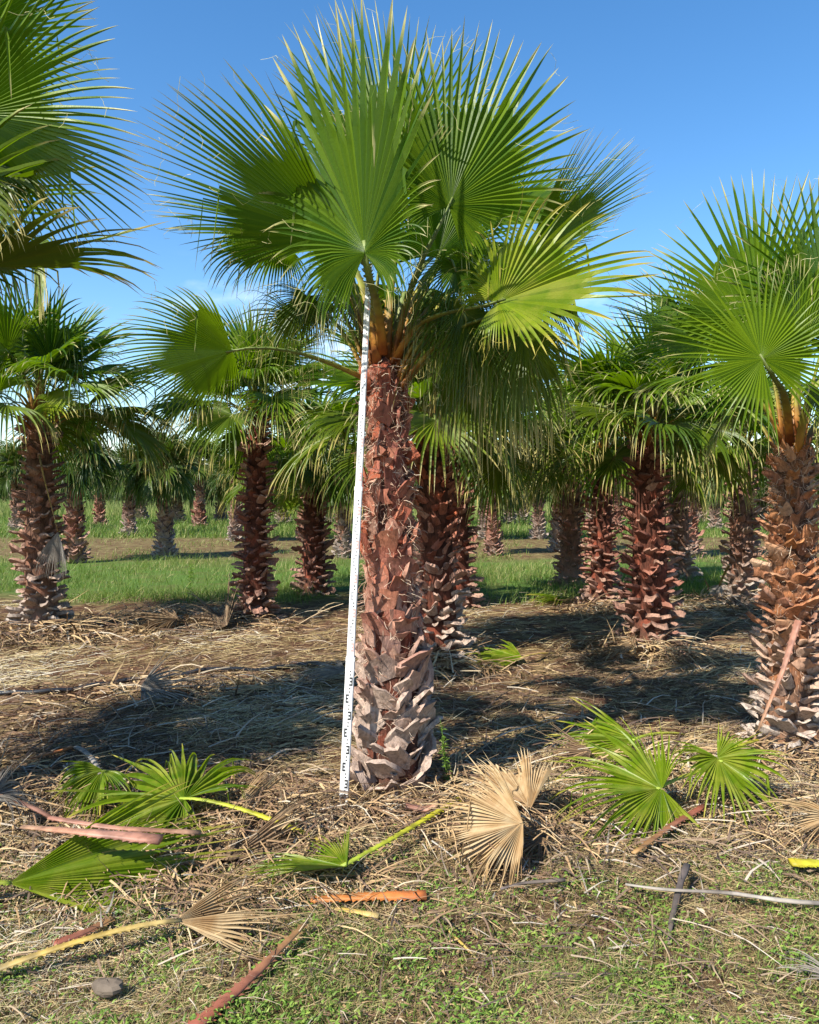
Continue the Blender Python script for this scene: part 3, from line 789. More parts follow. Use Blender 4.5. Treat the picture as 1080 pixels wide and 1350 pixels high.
# --- the tan palm with the pink stalk leaning on it
BR = np.array([2.70, 5.78, 0.0])
right = empty('palm_tree', BR, 'fan palm with a shaggy tan-orange trunk and a pink cut stalk propped against it', 'palm tree', 'fan palms planted in rows')
pr = lambda q: 0.148 - 0.02 * q + 0.055 * math.exp(-(q / 0.15)**2) - 0.035 * max(0, q - 0.55) / 0.45
HR = 2.16
trunk_parts(right, HR, 0.25, 0.12, (0.0, 0.0), 11, M_TRUNKTAN, M_BOOTTAN, 280, True, 0.115, fibre=1500, prof=pr, res=(60, 36), tilt=(0.85, 0.35), roll=0.4, wide=0.66)
rows = [
    ((1003, 425, 6.0), (985, 232, 6.15), 120, 0.05, 0.5, (-0.25, -1, 0.2), dict(N=64, fold=0.12)),
    ((1005, 473, 5.05), (935, 340, 5.2), 166, 0.07, 0.35, (-0.25, -1, 0.3), dict(N=64, fold=0.03, rs=0.9, lb=0.92, split=0.42, wfac=0.62)),
    ((1090, 412, 5.75), (1085, 235, 5.8), 130, 0.06, 0.5, (-0.2, -1, 0.2), dict(N=60)),
    ((935, 452, 6.1), (800, 385, 6.1), 85, 0.12, 0.5, (0.2, -0.8, 0.7), dict()),
    ((945, 500, 5.7), (850, 500, 5.4), 110, 0.6, 0.8, (-0.3, -0.3, 0.9), dict()),
    ((1000, 520, 6.4), (960, 560, 6.8), 120, 1.0, 0.8, (-0.2, 0.5, 0.8), dict(mat=M_LEAFDK, bz=-0.1)),
    ((1085, 520, 5.3), (1130, 580, 5.0), 120, 1.1, 0.8, (0.3, -0.4, 0.8), dict(mat=M_LEAFDK, bz=-0.1)),
    ((1120, 470, 6.0), (1230, 440, 6.1), 120, 0.3, 0.6, (0.2, -0.3, 0.9), dict()),
    ((1060, 440, 6.6), (1080, 380, 7.2), 120, 0.3, 0.6, (0, 0.2, 1), dict()),
    ((1130, 540, 6.2), (1200, 610, 6.5), 120, 1.2, 0.8, (0.3, 0.3, 0.8), dict(mat=M_LEAFDK, bz=-0.15)),
    ((960, 545, 6.1), (920, 610, 6.2), 120, 1.3, 0.8, (-0.4, 0.1, 0.8), dict(mat=M_LEAFDK, bz=-0.15)),
    ((1050, 470, 5.75), (1055, 340, 5.75), 40, 0.03, 0.1, (0, -1, 0.1), dict(N=30, split=0.7, fold=0.5, bz=0.08)),
]
hero_fronds(right, rows, np.array([0, 0, HR]), 2)

# --- the palm whose trunk stands outside the view
BL = np.array([-2.95, 4.70, 0.0])
left = empty('palm_tree', BL, 'fan palm with big shaded fronds spread on open sky, its trunk unseen', 'palm tree', 'fan palms planted in rows')
trunk_parts(left, 2.7, 0.25, 0.13, (0.0, 0.0), 13, M_TRUNKBR, M_BOOTBRN, 160, False, 0.16, prof=pm, res=(30, 20))
rows = [
    ((-45, 150, 4.15), (195, 165, 4.0), 100, 0.12, 0.9, (0.35, 0.75, 0.6), dict(N=64, rs=1.0)),
    ((-60, 60, 4.5), (90, -60, 4.5), 80, 0.10, 0.5, (0.9, -0.7, 0.2), dict(N=56)),
    ((-30, 215, 4.3), (60, 260, 4.2), 110, 1.0, 0.8, (0.3, -0.6, 0.8), dict(mat=M_LEAFDK)),
    ((-80, 260, 4.7), (20, 330, 4.9), 120, 1.1, 0.8, (0.4, 0.1, 0.8), dict(mat=M_LEAFDK, bz=-0.1)),
    ((-140, 120, 4.9), (-140, -60, 5.0), 130, 0.1, 0.5, (0, -1, 0.2), dict()),
    ((-250, 150, 4.5), (-420, 120, 4.4), 120, 0.3, 0.6, (-0.2, -0.5, 0.8), dict()),
    ((-130, 150, 5.5), (-100, 100, 6.2), 125, 0.4, 0.6, (0, 0.1, 1), dict()),
    ((-60, 170, 5.3), (40, 165, 5.7), 125, 0.5, 0.6, (0.2, 0.1, 1), dict()),
    ((-230, 200, 5.2), (-330, 230, 5.6), 125, 0.6, 0.6, (-0.2, 0.1, 1), dict()),
    ((-150, 250, 4.1), (-150, 330, 3.7), 120, 0.9, 0.6, (0, -0.5, 0.9), dict(mat=M_LEAFDK)),
    ((-90, 230, 3.9), (-20, 300, 3.6), 120, 0.9, 0.6, (0.2, -0.5, 0.9), dict(mat=M_LEAFDK)),
]
hero_fronds(left, rows, np.array([0, 0, 2.7]), 3)
generic_crown(left, 2.7, (0, 0), 0.12, 733, 9, 0.85, 1.0, 44, 8, el=(78, 48), droop=(0.12, 0.3), az0=2.0)
generic_crown(left, 2.7, (0, 0), 0.12, 734, 14, 0.9, 1.05, 40, 8, el=(50, 2), droop=(0.2, 0.8), sector=(150, 262))  # fronds out of view, added to widen the crown's shadow on the ground

# --- palms of the next rows, each where its foot meets the ground in the photo
def mid_palm(px, py, top_py, label, seed, r0, r1, tmat, bmat, n_boot, single, size, n=24, Lp=0.82, Lb=1.0, N=44, K=8,
             lean=(0, 0), back=0.15, group='fan palms planted in rows', tilt=(1.05, 0.6), lift=0.28, **kw):
    p = G(px, py); p[1] += back; p[0] *= p[1] / (p[1] - back)
    H = AT(px, top_py, p[1])[2] + lift
    root = empty('palm_tree', (p[0], p[1], 0), label, 'palm tree', group)
    prof = lambda q: r0 * (1 - 0.25 * q) + (r1 - 0.75 * r0) * max(0, q - 0.5) / 0.5 + 0.25 * r0 * math.exp(-(q / 0.1)**2)
    trunk_parts(root, H, r0, r1, lean, seed, tmat, bmat, n_boot, single, size, prof=prof, res=(34, 22), tilt=tilt, wide=0.58)
    generic_crown(root, H, lean, r1, seed, n, Lp, Lb, N, K, **kw)
    return root, H

P3, H3 = mid_palm(55, 835, 560, 'fan palm with a bleached dead frond dangling beside its shaggy brown trunk', 21, 0.20, 0.14, M_TRUNKBR, M_BOOTBRN, 230, True, 0.14, n=30, Lp=0.95, Lb=1.05, N=48, tilt=(1.1, 0.7), lift=0.12)
P4, H4 = mid_palm(336, 815, 572, 'slender red-brown fan palm standing between the dangling dead frond and the staff', 22, 0.175, 0.105, M_TRUNK, M_BOOTRD2, 220, True, 0.14, n=30, Lp=0.88, Lb=1.0, N=48, tilt=(1.15, 0.75), lean=(0.05, 0))
P2, H2 = mid_palm(578, 872, 600, 'red-trunked fan palm standing directly behind the palm with the staff', 23, 0.20, 0.15, M_TRUNK, M_BOOT, 220, True, 0.14, n=30, Lp=0.75, Lb=1.0, N=48, tilt=(1.0, 0.2), lean=(-0.08, 0))
P16, H16 = mid_palm(858, 858, 600, 'dark shaded fan palm whose foot is ringed by heaped brown litter', 24, 0.215, 0.125, M_TRUNK, M_BOOTRD2, 220, True, 0.14, n=30, Lp=0.82, Lb=1.0, N=48, lean=(-0.06, 0))
mid_palm(603, 800, 612, 'fan palm half hidden behind the red-trunked palm, its stubs sticking out sideways', 25, 0.20, 0.14, M_TRUNK, M_BOOTRD2, 150, False, 0.15, n=24, N=34, K=7)
mid_palm(793, 800, 618, 'fan palm with a sunlit orange-topped trunk next to the straight dark trunk', 26, 0.175, 0.115, M_TRUNK, M_BOOTRD2, 190, True, 0.14, n=28, N=36, K=7, tilt=(1.15, 0.75))
mid_palm(977, 797, 615, 'brown fan palm behind the tan palm, a dead grey frond at its foot', 27, 0.20, 0.14, M_TRUNKBR, M_BOOTBRN, 190, True, 0.14, n=28, N=36, K=7, tilt=(1.1, 0.7))
P5, H5 = mid_palm(414, 783, 640, 'short fan palm with a bright yellow-green low frond, dark foot in shade', 28, 0.21, 0.15, M_TRUNK, M_BOOTRD2, 150, False, 0.15, n=28, N=36, K=7)
mid_palm(752, 775, 622, 'straight dark fan palm trunk in full shade behind the orange-topped one', 29, 0.20, 0.155, M_TRUNKBR, M_BOOTRD2, 150, False, 0.13, n=26, N=34, K=7)
mid_palm(898, 768, 605, 'leaning fan palm seen between the litter-ringed palm and the brown palm', 30, 0.19, 0.12, M_TRUNKBR, M_BOOTBRN, 150, False, 0.14, n=26, N=34, K=7, lean=(-0.12, 0))

hero_fronds(P5, [((437, 602, P5.location[1] - 0.55), (365, 632, P5.location[1] - 0.7), 105, 0.35, 0.8, (-0.2, -0.6, 0.8), dict(mat=M_LEAFBR, N=40, rs=1.2)),
                 ((395, 655, P5.location[1] - 0.4), (362, 672, P5.location[1] - 0.5), 90, 0.6, 0.8, (-0.2, -0.6, 0.8), dict(mat=M_LEAFBR, N=36, rs=1.2, bz=-0.2))], np.array([0, 0, H5]), 5)
hero_fronds(P3, [((62, 530, P3.location[1] - 0.5), (108, 528, P3.location[1] - 0.6), 150, 0.7, 0.9, (0.1, -0.8, 0.7), dict(mat=M_LEAFBR, N=44, rs=1.2)),
                 ((48, 325, P3.location[1] - 0.7), (52, 420, P3.location[1] - 0.9), 110, 1.0, 0.9, (0.5, 0.5, 0.5), dict(mat=M_LEAFDK, N=52))], np.array([0, 0, H3]), 6)
# --- far rows: a few shapes, copied one by one
def copy_tree(o, parent=None):
    c = o.copy(); COL.objects.link(c); c.parent = parent
    for ch in o.children: copy_tree(ch, c)
    return c

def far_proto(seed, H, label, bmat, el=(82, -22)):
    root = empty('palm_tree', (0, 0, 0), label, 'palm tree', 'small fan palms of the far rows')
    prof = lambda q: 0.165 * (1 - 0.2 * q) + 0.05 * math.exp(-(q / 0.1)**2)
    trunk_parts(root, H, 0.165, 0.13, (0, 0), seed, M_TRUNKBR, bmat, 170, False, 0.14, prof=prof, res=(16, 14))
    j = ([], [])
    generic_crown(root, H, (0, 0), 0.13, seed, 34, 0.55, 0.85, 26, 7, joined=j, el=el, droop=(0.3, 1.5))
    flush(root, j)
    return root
FARLAB = 'small dark fan palm in the crowded far rows before the open grass'
FAR = [
    (0, 214, 736, 1.0, 'stout far fan palm with a dense drooping crown, standing alone on the red strip'),
    (1, 95, 742, 1.05, 'stout grey-brown far fan palm just behind the palm with the dangling dead frond'),
    (2, 169, 707, 1.05, 'dark far fan palm standing in the green grass beyond the red strip'),
    (0, 309, 714, 0.95, 'far fan palm peeping out beside the slender red-brown trunk'),
    (1, 400, 712, 0.95, 'far fan palm peeping out behind the short palm with the yellow-green frond'),
    (2, 452, 735, 0.9, 'far fan palm half hidden by the white staff'),
    (1, 651, 732, 0.9, 'pale-trunked far fan palm on the red strip, in front of a darker one'),
    (2, 640, 712, 0.95, 'far fan palm close behind the pale-trunked one on the red strip'),
    (0, 711, 711, 1.0, 'dark far fan palm standing free between the pale-trunked one and the shaded trunk'),
    (0, 737, 728, 0.95, 'pinkish far fan palm half hidden by the straight shaded trunk'),
    (1, 913, 735, 1.0, 'far fan palm peeping out behind the leaning palm'),
    (2, 945, 700, 1.0, 'far fan palm in shade behind the brown palm'),
    (0, 20, 702, 1.1, 'far fan palm beyond the dangling dead frond palm, crown only just clear of the grass'),
    (1, 262, 696, 1.2, 'dark bushy far fan palm with fronds sweeping the grass'),
    (2, 1062, 712, 1.0, 'far fan palm seen past the tan shaggy trunk'),
    (0, 560, 705, 1.0, 'far fan palm behind the two red trunks near the staff'),
    (1, 815, 703, 1.0, 'far fan palm between the orange-topped trunk and the litter-ringed trunk'),
    (2, 500, 700, 1.1, 'far fan palm hidden behind the measured trunk but for its crown'),
    (0, 880, 695, 1.1, 'far fan palm low behind the leaning palm'),
    (1, 130, 693, 1.1, 'dense far fan palm at the edge of the open grass'),
] + [(3 + i % 2, px, py, 1.2 + 0.1 * (i % 3), FARLAB) for i, (px, py) in enumerate(((55, 688), (185, 686), (232, 690), (290, 688), (345, 694), (372, 690), (430, 692), (475, 690), (535, 692), (600, 694), (672, 692), (690, 686), (765, 690), (785, 694), (845, 690), (925, 688), (975, 692), (1010, 690), (1040, 694), (1085, 690)))
]
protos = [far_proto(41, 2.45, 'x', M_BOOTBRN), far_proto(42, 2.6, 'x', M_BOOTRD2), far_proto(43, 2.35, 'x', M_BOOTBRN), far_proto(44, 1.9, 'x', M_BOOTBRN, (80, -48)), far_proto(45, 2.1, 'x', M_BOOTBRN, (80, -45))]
used = [0] * 5
for i, (k, px, py, sc, lab) in enumerate(FAR):
    o = protos[k] if not used[k] else copy_tree(protos[k])
    used[k] = 1
    p = G(px, py)
    o.location = (p[0], p[1] + 0.2, 0); o.rotation_euler = (0, 0, i * 1.37); o.scale = (sc,) * 3
    o['label'] = lab

# ------------------------------------------------------------------ far wood edge
def wood_tree(seed):
    g = np.random.default_rng(seed)
    root = empty('wood_tree', (0, 0, 0), 'x', 'tree', 'trees along the far edge of the field')
    P = np.array([[0, 0, -0.2], [0.1, 0, 1.2], [0.0, 0.1, 2.6], [0.15, 0, 4.0]])
    V, Q, T3 = tube(P, [0.28, 0.22, 0.17, 0.08], 8)
    vs_, qs_, ts_ = [V], [Q], [T3]; off = len(V)
    for k in range(6):
        az = k * 2.4 + g.uniform(0, 1); z = g.uniform(1.5, 3.2)
        B = np.array([[0.05, 0, z], [cos(az) * 0.9, sin(az) * 0.9, z + 0.8], [cos(az) * 1.9, sin(az) * 1.9, z + 1.5]])
        V, Q, T3 = tube(B, [0.1, 0.07, 0.03], 6); vs_.append(V); qs_.append(Q + off); ts_.append(T3 + off); off += len(V)
    link('trunk', mesh('trunk', np.vstack(vs_), np.vstack(qs_), np.vstack(ts_), mats=[M_WOOD], smooth=True), root)
    C = []
    for k in range(26):
        az = g.uniform(0, 2 * pi); r = 2.4 * math.sqrt(g.random()); z = g.uniform(0.7, 5.2)
        r *= math.sqrt(max(0.1, 1 - ((z - 2.6) / 3.2)**2))
        C.append((cos(az) * r, sin(az) * r, z, g.uniform(0.5, 1.0)))
    C = np.array(C); n = 4200
    ci = g.integers(0, len(C), n)
    d = unit(g.normal(0, 1, (n, 3))) * (g.random((n, 1))**0.4)
    c = C[ci, :3] + d * C[ci, 3:4] * [1, 1, 0.8]
    A = unit(g.normal(0, 1, (n, 3))); B = unit(np.cross(A, g.normal(0, 1, (n, 3))))
    s_ = g.uniform(0.08, 0.17, (n, 1))
    V = np.stack([c - A * s_, c + B * s_ * 0.55, c + A * s_, c - B * s_ * 0.55], 1)
    link('crown', mesh('crown', V.reshape(-1, 3), np.arange(n * 4).reshape(n, 4), mats=[M_TREELEAF], attrs={'rr': np.repeat(np.clip(g.random(n) * 0.6 + 0.4 * g.random(len(C))[ci], 0, 1), 4)}), root)
    return root
wt = [wood_tree(61), wood_tree(62), wood_tree(63)]
g = np.random.default_rng(8)
first = [1, 1, 1]
xs = np.linspace(-52, 52, 30)
for i, x in enumerate(xs):
    k = i % 3
    o = wt[k] if first[k] else copy_tree(wt[k])
    first[k] = 0
    o.location = (x + g.uniform(-1, 1), 88 + g.uniform(-4, 8), 0)
    sc = g.uniform(0.95, 1.35)
    o.scale = (sc * 1.15, sc * 1.15, sc); o.rotation_euler = (0, 0, g.uniform(0, 6))
    o['label'] = 'leafy green tree in the far wood edge beyond the open grass'

# ------------------------------------------------------------------ dangling dead frond on the brown palm
loc = np.array(P3.location)
hub = AT(76, 700, loc[1] - 0.25) ; st0 = AT(52, 600, loc[1] - 0.22)
dd_ = empty('dead_frond', (hub[0], hub[1], hub[2]), 'bleached dead frond dangling from a thin stalk beside a brown trunk', 'dead frond')
V, Q, tt, rr = fan((0, 0, 0), (0.10, -0.05, -1), (-0.3, -1, 0.1), 0.62, N=34, K=8, th=38, split=0.5, droop=0.5, seed=77, fold=0.8, jit=0.5)
link('blade', mesh('blade', V, Q, mats=[M_DRYGRY], attrs={'tt': tt, 'rr': rr}), dd_)
P = bez(st0 - hub, st0 - hub + [0.06, -0.06, -0.25], np.array([-0.05, -0.04, 0.3]), np.zeros(3), 9)
V, Q, T3, tt = stalk(P, 0.014, 0.009)
link('petiole', mesh('petiole', V, Q, T3, mats=[M_STTAN], attrs={'tt': tt}, smooth=True), dd_)

# ------------------------------------------------------------------ measuring staff
b0 = G(453, 1062); b0[2] = hz(b0[0], b0[1]) - 0.01
t0 = AT(487, 350, 4.84)
ax = unit(t0 - b0); LS = np.linalg.norm(t0 - b0)
staff = empty('measuring_staff', b0, 'white graduated measuring staff with black marks leaning on the tall palm', 'measuring staff')
zc = ax; xc = unit(np.cross([0, 1, 0], zc)); xc = -xc if xc[0] < 0 else xc; yc = np.cross(zc, xc)
mm = np.eye(4); mm[:3, 0] = xc; mm[:3, 1] = yc; mm[:3, 2] = zc; mm[:3, 3] = b0
staff.matrix_world = Matrix(mm.tolist())
def box(x0, x1, y0, y1, z0, z1, bev=0.0):
    V = np.array([[x, y, z] for z in (z0, z1) for (x, y) in ((x0, y0), (x1, y0), (x1, y1), (x0, y1))])
    Q = np.array([[0, 3, 2, 1], [4, 5, 6, 7], [0, 1, 5, 4], [1, 2, 6, 5], [2, 3, 7, 6], [3, 0, 4, 7]])
    return V, Q
def octo(w, d, z0, z1, b=0.005):
    pts = [(-w + b, -d), (w - b, -d), (w, -d + b), (w, d - b), (w - b, d), (-w + b, d), (-w, d - b), (-w, -d + b)]
    V = np.array([[x, y, z] for z in (z0, z1) for x, y in pts]); n = 8
    Q = [[i, (i + 1) % n, n + (i + 1) % n, n + i] for i in range(n)] + [[0, 3, 2, 1][::1], [7, 4, 3, 0], [7, 6, 5, 4], [8, 9, 10, 11], [8, 11, 12, 15], [12, 13, 14, 15]]
    return V, np.array(Q)
secs = [(0.0, 0.86, 0.0265, 0.013), (0.86, 1.86, 0.0230, 0.0105), (1.86, 2.36, 0.0200, 0.0085), (2.36, LS, 0.0175, 0.0065)]
def emark(x0, x1, z, flip, y):
    """the E block of a levelling staff, 5 cm tall"""
    R_ = []
    xs_ = (x0, x1) if not flip else (x1, x0)
    w = (xs_[1] - xs_[0])
    def r(xa, xb, za, zb):
        a_, b_ = sorted((xs_[0] + w * xa, xs_[0] + w * xb)); R_.append((a_, b_, z + za, z + zb))
    r(0.0, 1.0, 0.0, 0.010); r(0.0, 0.8, 0.020, 0.030); r(0.0, 1.0, 0.040, 0.050); r(0.0, 0.32, 0.010, 0.020); r(0.0, 0.32, 0.030, 0.040)
    return R_
for si, (z0, z1, w, d) in enumerate(secs):
    V, Q = octo(w, d, z0, z1 + (0.0 if si == 3 else 0.0))
    so = link('section', mesh('section', V, Q, mats=[M_STAFF]), staff)
    vs_, qs_, mi = [], [], []; off = 0
    def quad(xa, xb, za, zb, y, m_):
        global off
        V_, Q_ = box(xa, xb, y, y + 0.0006, za, zb); vs_.append(V_); qs_.append(Q_ + off); mi.extend([m_] * 6); off += 8
    y = -d - 0.0004
    nd0 = int(math.ceil((z0 + 0.005) * 10)); 
    for dm_ in range(int(z0 * 10 + 0.5), int(z1 * 10)):
        zb = dm_ / 10 + 0.006
        if zb < z0 + 0.002 or zb + 0.1 > z1: continue
        fl = dm_ % 2 == 1
        xa, xb = (-w * 0.62, w * 0.05) if not fl else (-w * 0.0, w * 0.72)
        for (a_, b_, za, zz_) in emark(xa, xb, zb, fl, y): quad(a_, b_, za, zz_, y, 0 if si == 0 else (1 if dm_ % 2 else 2))
        for kk in range(2):
            quad(w * 0.02, w * 0.30, zb + 0.060 + 0.02 * kk, zb + 0.068 + 0.02 * kk, y, 0)
    if vs_:
        link('graduation_marks', mesh('graduation_marks', np.vstack(vs_), np.vstack(qs_), mats=[M_BLACK, M_REDPR, M_GREYPR], midx=mi), so)
    if si:
        V, Q = octo(w + 0.0045, d + 0.0035, z0 - 0.012, z0 + 0.012, 0.003)
        link('collar', mesh('collar', V, Q, mats=[M_STAFF]), so)

# ------------------------------------------------------------------ cut fronds lying about
def fallen(label, hub, tip, hz_, tz, th, mat, pet=None, smat=None, face=(0, 0, 1), seed=0, name='fallen_frond', rs=1.0, pw=(0.022, 0.014), teeth=22, pz=0.02, bow=0.05, **kw):
    """hub, tip: photo pixels of points at heights hz_, tz over the ground; pet: pixel of the stalk's far end"""
    h = G(hub[0], hub[1], hz_); e = G(tip[0], tip[1], tz)
    o = empty(name, (h[0], h[1], 0), label, 'palm frond' if name == 'fallen_frond' else 'dead frond')
    base = np.array([h[0], h[1], 0])
    K = dict(N=48, K=10, split=0.5, droop=0.35, lobe=0.5, fold=0.15, broken=0.14, jit=0.3, conform=0.006, und=0.22, crush=0.12 if name == 'fallen_frond' else 0.2, dvar=0.6, twist=0.9, pleat=0.9)
    K.update(kw)
    if name == 'dead_frond':
        K.update(twist=1.5, split=K['split'] if seed in (311, 312, 313) else min(K['split'], 0.3), wfac=0.6, dvar=0.9, broken=0.25, jit=max(0.7, K['jit']), lb=0.4)
    a = e - h; R = np.linalg.norm(a) * rs
    V, Q, tt, rr = fan(h, a, face, R, th=th, seed=seed, **K)
    link('blade', mesh('blade', V - base, Q, mats=[mat], attrs={'tt': tt, 'rr': rr}), o)
    if pet is not None:
        p1 = G(pet[0], pet[1], pz)
        mid = 0.5 * (h + p1) + [0, 0, bow]
        P = bez(p1, p1 * 0.6 + mid * 0.4, mid * 0.6 + h * 0.4 + [0, 0, bow * 0.4], h + unit(a) * 0.03, 11)
        V, Q, T3, tt = stalk(P - base, pw[0], pw[1], teeth, seed)
        link('petiole', mesh('petiole', V, Q, T3, mats=[smat or M_STYEL], attrs={'tt': tt}, smooth=True), o)
    return o

fallen('large green cut frond lying spread flat, half folded, with its hub at bare straw', (4, 1166), (235, 1130), 0.09, 0.08, 34, M_LEAFBR, (-60, 1190), M_STYEL, face=(0.1, -0.45, 0.85), seed=301, N=36, droop=0.10, lobe=0.2, fold=0.3, rs=1.42, split=0.58, und=0.2, broken=0.2)
fallen('dark green cut frond with a yellow toothed stalk pointing at the foot of the staff', (243, 1053), (150, 1040), 0.16, 0.12, 150, M_LEAFBR, (430, 1113), M_STYEL, face=(0.15, -0.5, 0.9), seed=302, N=54, split=0.38, broken=0.3, jit=0.6, droop=0.5, lobe=0.5, rs=1.45, pw=(0.024, 0.013), bow=0.08)
fallen('green cut frond crumpled under the pink stalk, its fan bent over', (135, 1015), (110, 1060), 0.22, 0.10, 95, M_LEAFBR, (100, 985), M_STGRY, face=(0.1, -0.6, 0.8), seed=303, N=36, droop=0.7, fold=0.4, rs=1.5)
fallen('yellow-green cut frond with its yellow stalk rising towards the foot of the tall trunk', (458, 1143), (372, 1128), 0.12, 0.07, 58, M_LEAFBR, (607, 1052), M_STYEL, face=(0.0, -0.25, 1), seed=304, N=40, rs=1.35, split=0.4, droop=0.22, fold=0.35, pw=(0.020, 0.014), pz=0.10, bow=0.0)
fallen('bright green cut frond spread like an open fan beside the tan dead frond', (873, 1040), (765, 1040), 0.18, 0.20, 128, M_LEAFBR, (960, 1010), M_STYEL, face=(-0.1, -0.75, 0.75), seed=305, N=58, split=0.36, broken=0.25, jit=0.7, droop=0.4, lobe=0.35, fold=0.1, rs=1.5, teeth=10)
fallen('bright green cut frond splayed against the foot of the tan palm', (946, 999), (985, 1050), 0.28, 0.14, 150, M_LEAFBR, (1010, 975), M_STYEL, face=(0.05, -0.7, 0.7), seed=306, N=50, split=0.4, broken=0.25, jit=0.5, droop=0.45, lobe=0.5, fold=0.2, teeth=8, rs=1.75)
fallen('narrow half-shaded green cut frond lying behind the two bright green ones', (840, 975), (745, 985), 0.16, 0.10, 50, M_LEAFBR, (900, 968), M_STYEL, face=(0, -0.4, 0.9), seed=307, N=30, droop=0.3, rs=1.3)
fallen('small green cut frond lying on mulch beside the red-trunked palm', (690, 868), (622, 866), 0.08, 0.06, 60, M_LEAFBR, (730, 862), M_STTAN, seed=308, N=30, droop=0.3, rs=1.2)
fallen('small green cut frond lying on straw near the orange-topped trunk', (752, 788), (705, 790), 0.08, 0.06, 60, M_LEAFBR, None, seed=309, N=26, droop=0.3, rs=1.3)

DF = 'dead_frond'
fallen('tan dead frond folded double beside the foot of the measured palm', (690, 1085), (580, 1110), 0.20, 0.10, 80, M_DRYTAN, None, face=(0.1, -0.6, 0.8), seed=311, name=DF, N=60, droop=0.25, fold=0.2, jit=0.5, rs=1.35, und=0.3, split=0.45)
fallen('upright tan dead frond piece behind the folded tan one', (700, 1068), (668, 1006), 0.12, 0.28, 48, M_DRYTAN, None, face=(-0.2, -0.8, 0.5), seed=312, name=DF, N=36, droop=0.1, fold=0.12, split=0.75, jit=0.2, rs=1.25)
fallen('straw-coloured dead frond with a yellowed toothed stalk on weedy ground', (228, 1214), (400, 1205), 0.10, 0.05, 40, M_DRYTAN, (-20, 1285), M_STTAN, face=(0, -0.12, 1), seed=333, name=DF, N=40, rs=1.15, und=0.15, droop=0.3, fold=0.25, jit=0.35, pw=(0.02, 0.015))
fallen('grey-brown dead frond spread between the yellow stalk and the green fronds', (300, 1135), (345, 1045), 0.05, 0.10, 70, M_DRYBRN, None, face=(0.1, -0.5, 0.85), seed=314, name=DF, N=54, droop=0.25, fold=0.1, jit=0.3, rs=1.15)
fallen('orange-tinged dead frond lying against the foot of the staff', (300, 1075), (430, 1035), 0.08, 0.10, 40, M_DRYTAN, None, face=(0, -0.5, 0.8), seed=315, name=DF, N=34, droop=0.25, jit=0.4)
fallen('grey shrivelled dead frond curled beside the crumpled green frond', (-15, 1050), (70, 1040), 0.18, 0.12, 85, M_DRYGRY, (75, 1082), M_STPNK, face=(0, -0.6, 0.7), seed=316, name=DF, N=40, droop=0.9, fold=0.7, jit=0.5)
fallen('brown dead frond with an orange cut end near the tan palm', (1100, 1075), (1010, 1100), 0.12, 0.05, 55, M_DRYTAN, None, face=(0, -0.5, 0.8), seed=317, name=DF, N=34, droop=0.4, jit=0.4, rs=1.1)
fallen('grey weathered dead frond lying in the weeds', (1110, 1290), (1035, 1262), 0.06, 0.04, 45, M_DRYGRY, None, face=(0, -0.3, 0.9), seed=318, name=DF, N=26, droop=0.3, jit=0.4, rs=1.1)
fallen('pale grey dead frond lying in the shade beside the black hose', (185, 905), (290, 915), 0.12, 0.05, 70, M_DRYGRY, None, face=(0, -0.4, 0.9), seed=319, name=DF, N=36, droop=0.5, jit=0.5)
fallen('grey dead frond lying behind the staff, on the hose', (455, 885), (395, 885), 0.12, 0.08, 60, M_DRYGRY, None, face=(0, -0.4, 0.9), seed=320, name=DF, N=34, droop=0.5, jit=0.5, rs=1.2)
fallen('brown dead frond at the foot of the brown trunk with the dangling frond', (235, 815), (160, 825), 0.15, 0.08, 80, M_DRYBRN, None, face=(0, -0.4, 0.9), seed=321, name=DF, N=36, droop=0.6, jit=0.4, rs=1.3)
fallen('straw dead frond lying before the slender red-brown palm', (300, 825), (225, 815), 0.08, 0.05, 60, M_DRYBRN, None, face=(0, -0.4, 0.9), seed=322, name=DF, N=34, droop=0.5, jit=0.4, rs=1.2)
fallen('dead grey frond drooping at the foot of the brown palm behind the tan one', (950, 770), (935, 800), 0.40, 0.05, 50, M_DRYGRY, (962, 745), M_STTAN, face=(-0.2, -0.9, 0.2), seed=323, name=DF, N=34, droop=0.6, jit=0.4, pz=0.8)
fallen('brown dead frond slumped at the foot of the litter-ringed palm', (835, 850), (800, 860), 0.20, 0.08, 90, M_DRYBRN, None, face=(0, -0.5, 0.9), seed=324, name=DF, N=36, droop=0.6, jit=0.4, rs=1.6)
fallen('dark brown dead frond lying in shade left of the tan palm foot'.replace('left of', 'next to'), (780, 990), (700, 1000), 0.10, 0.04, 70, M_DRYBRN, None, face=(0, -0.4, 0.9), seed=325, name=DF, N=36, droop=0.5, jit=0.4, rs=1.2)
fallen('weathered brown dead frond with splayed ribs in front of the folded tan one', (715, 1105), (655, 1135), 0.06, 0.03, 75, M_DRYBRN, None, face=(0, -0.3, 0.9), seed=326, name=DF, N=26, droop=0.3, jit=0.6, wfac=0.4, split=0.2)

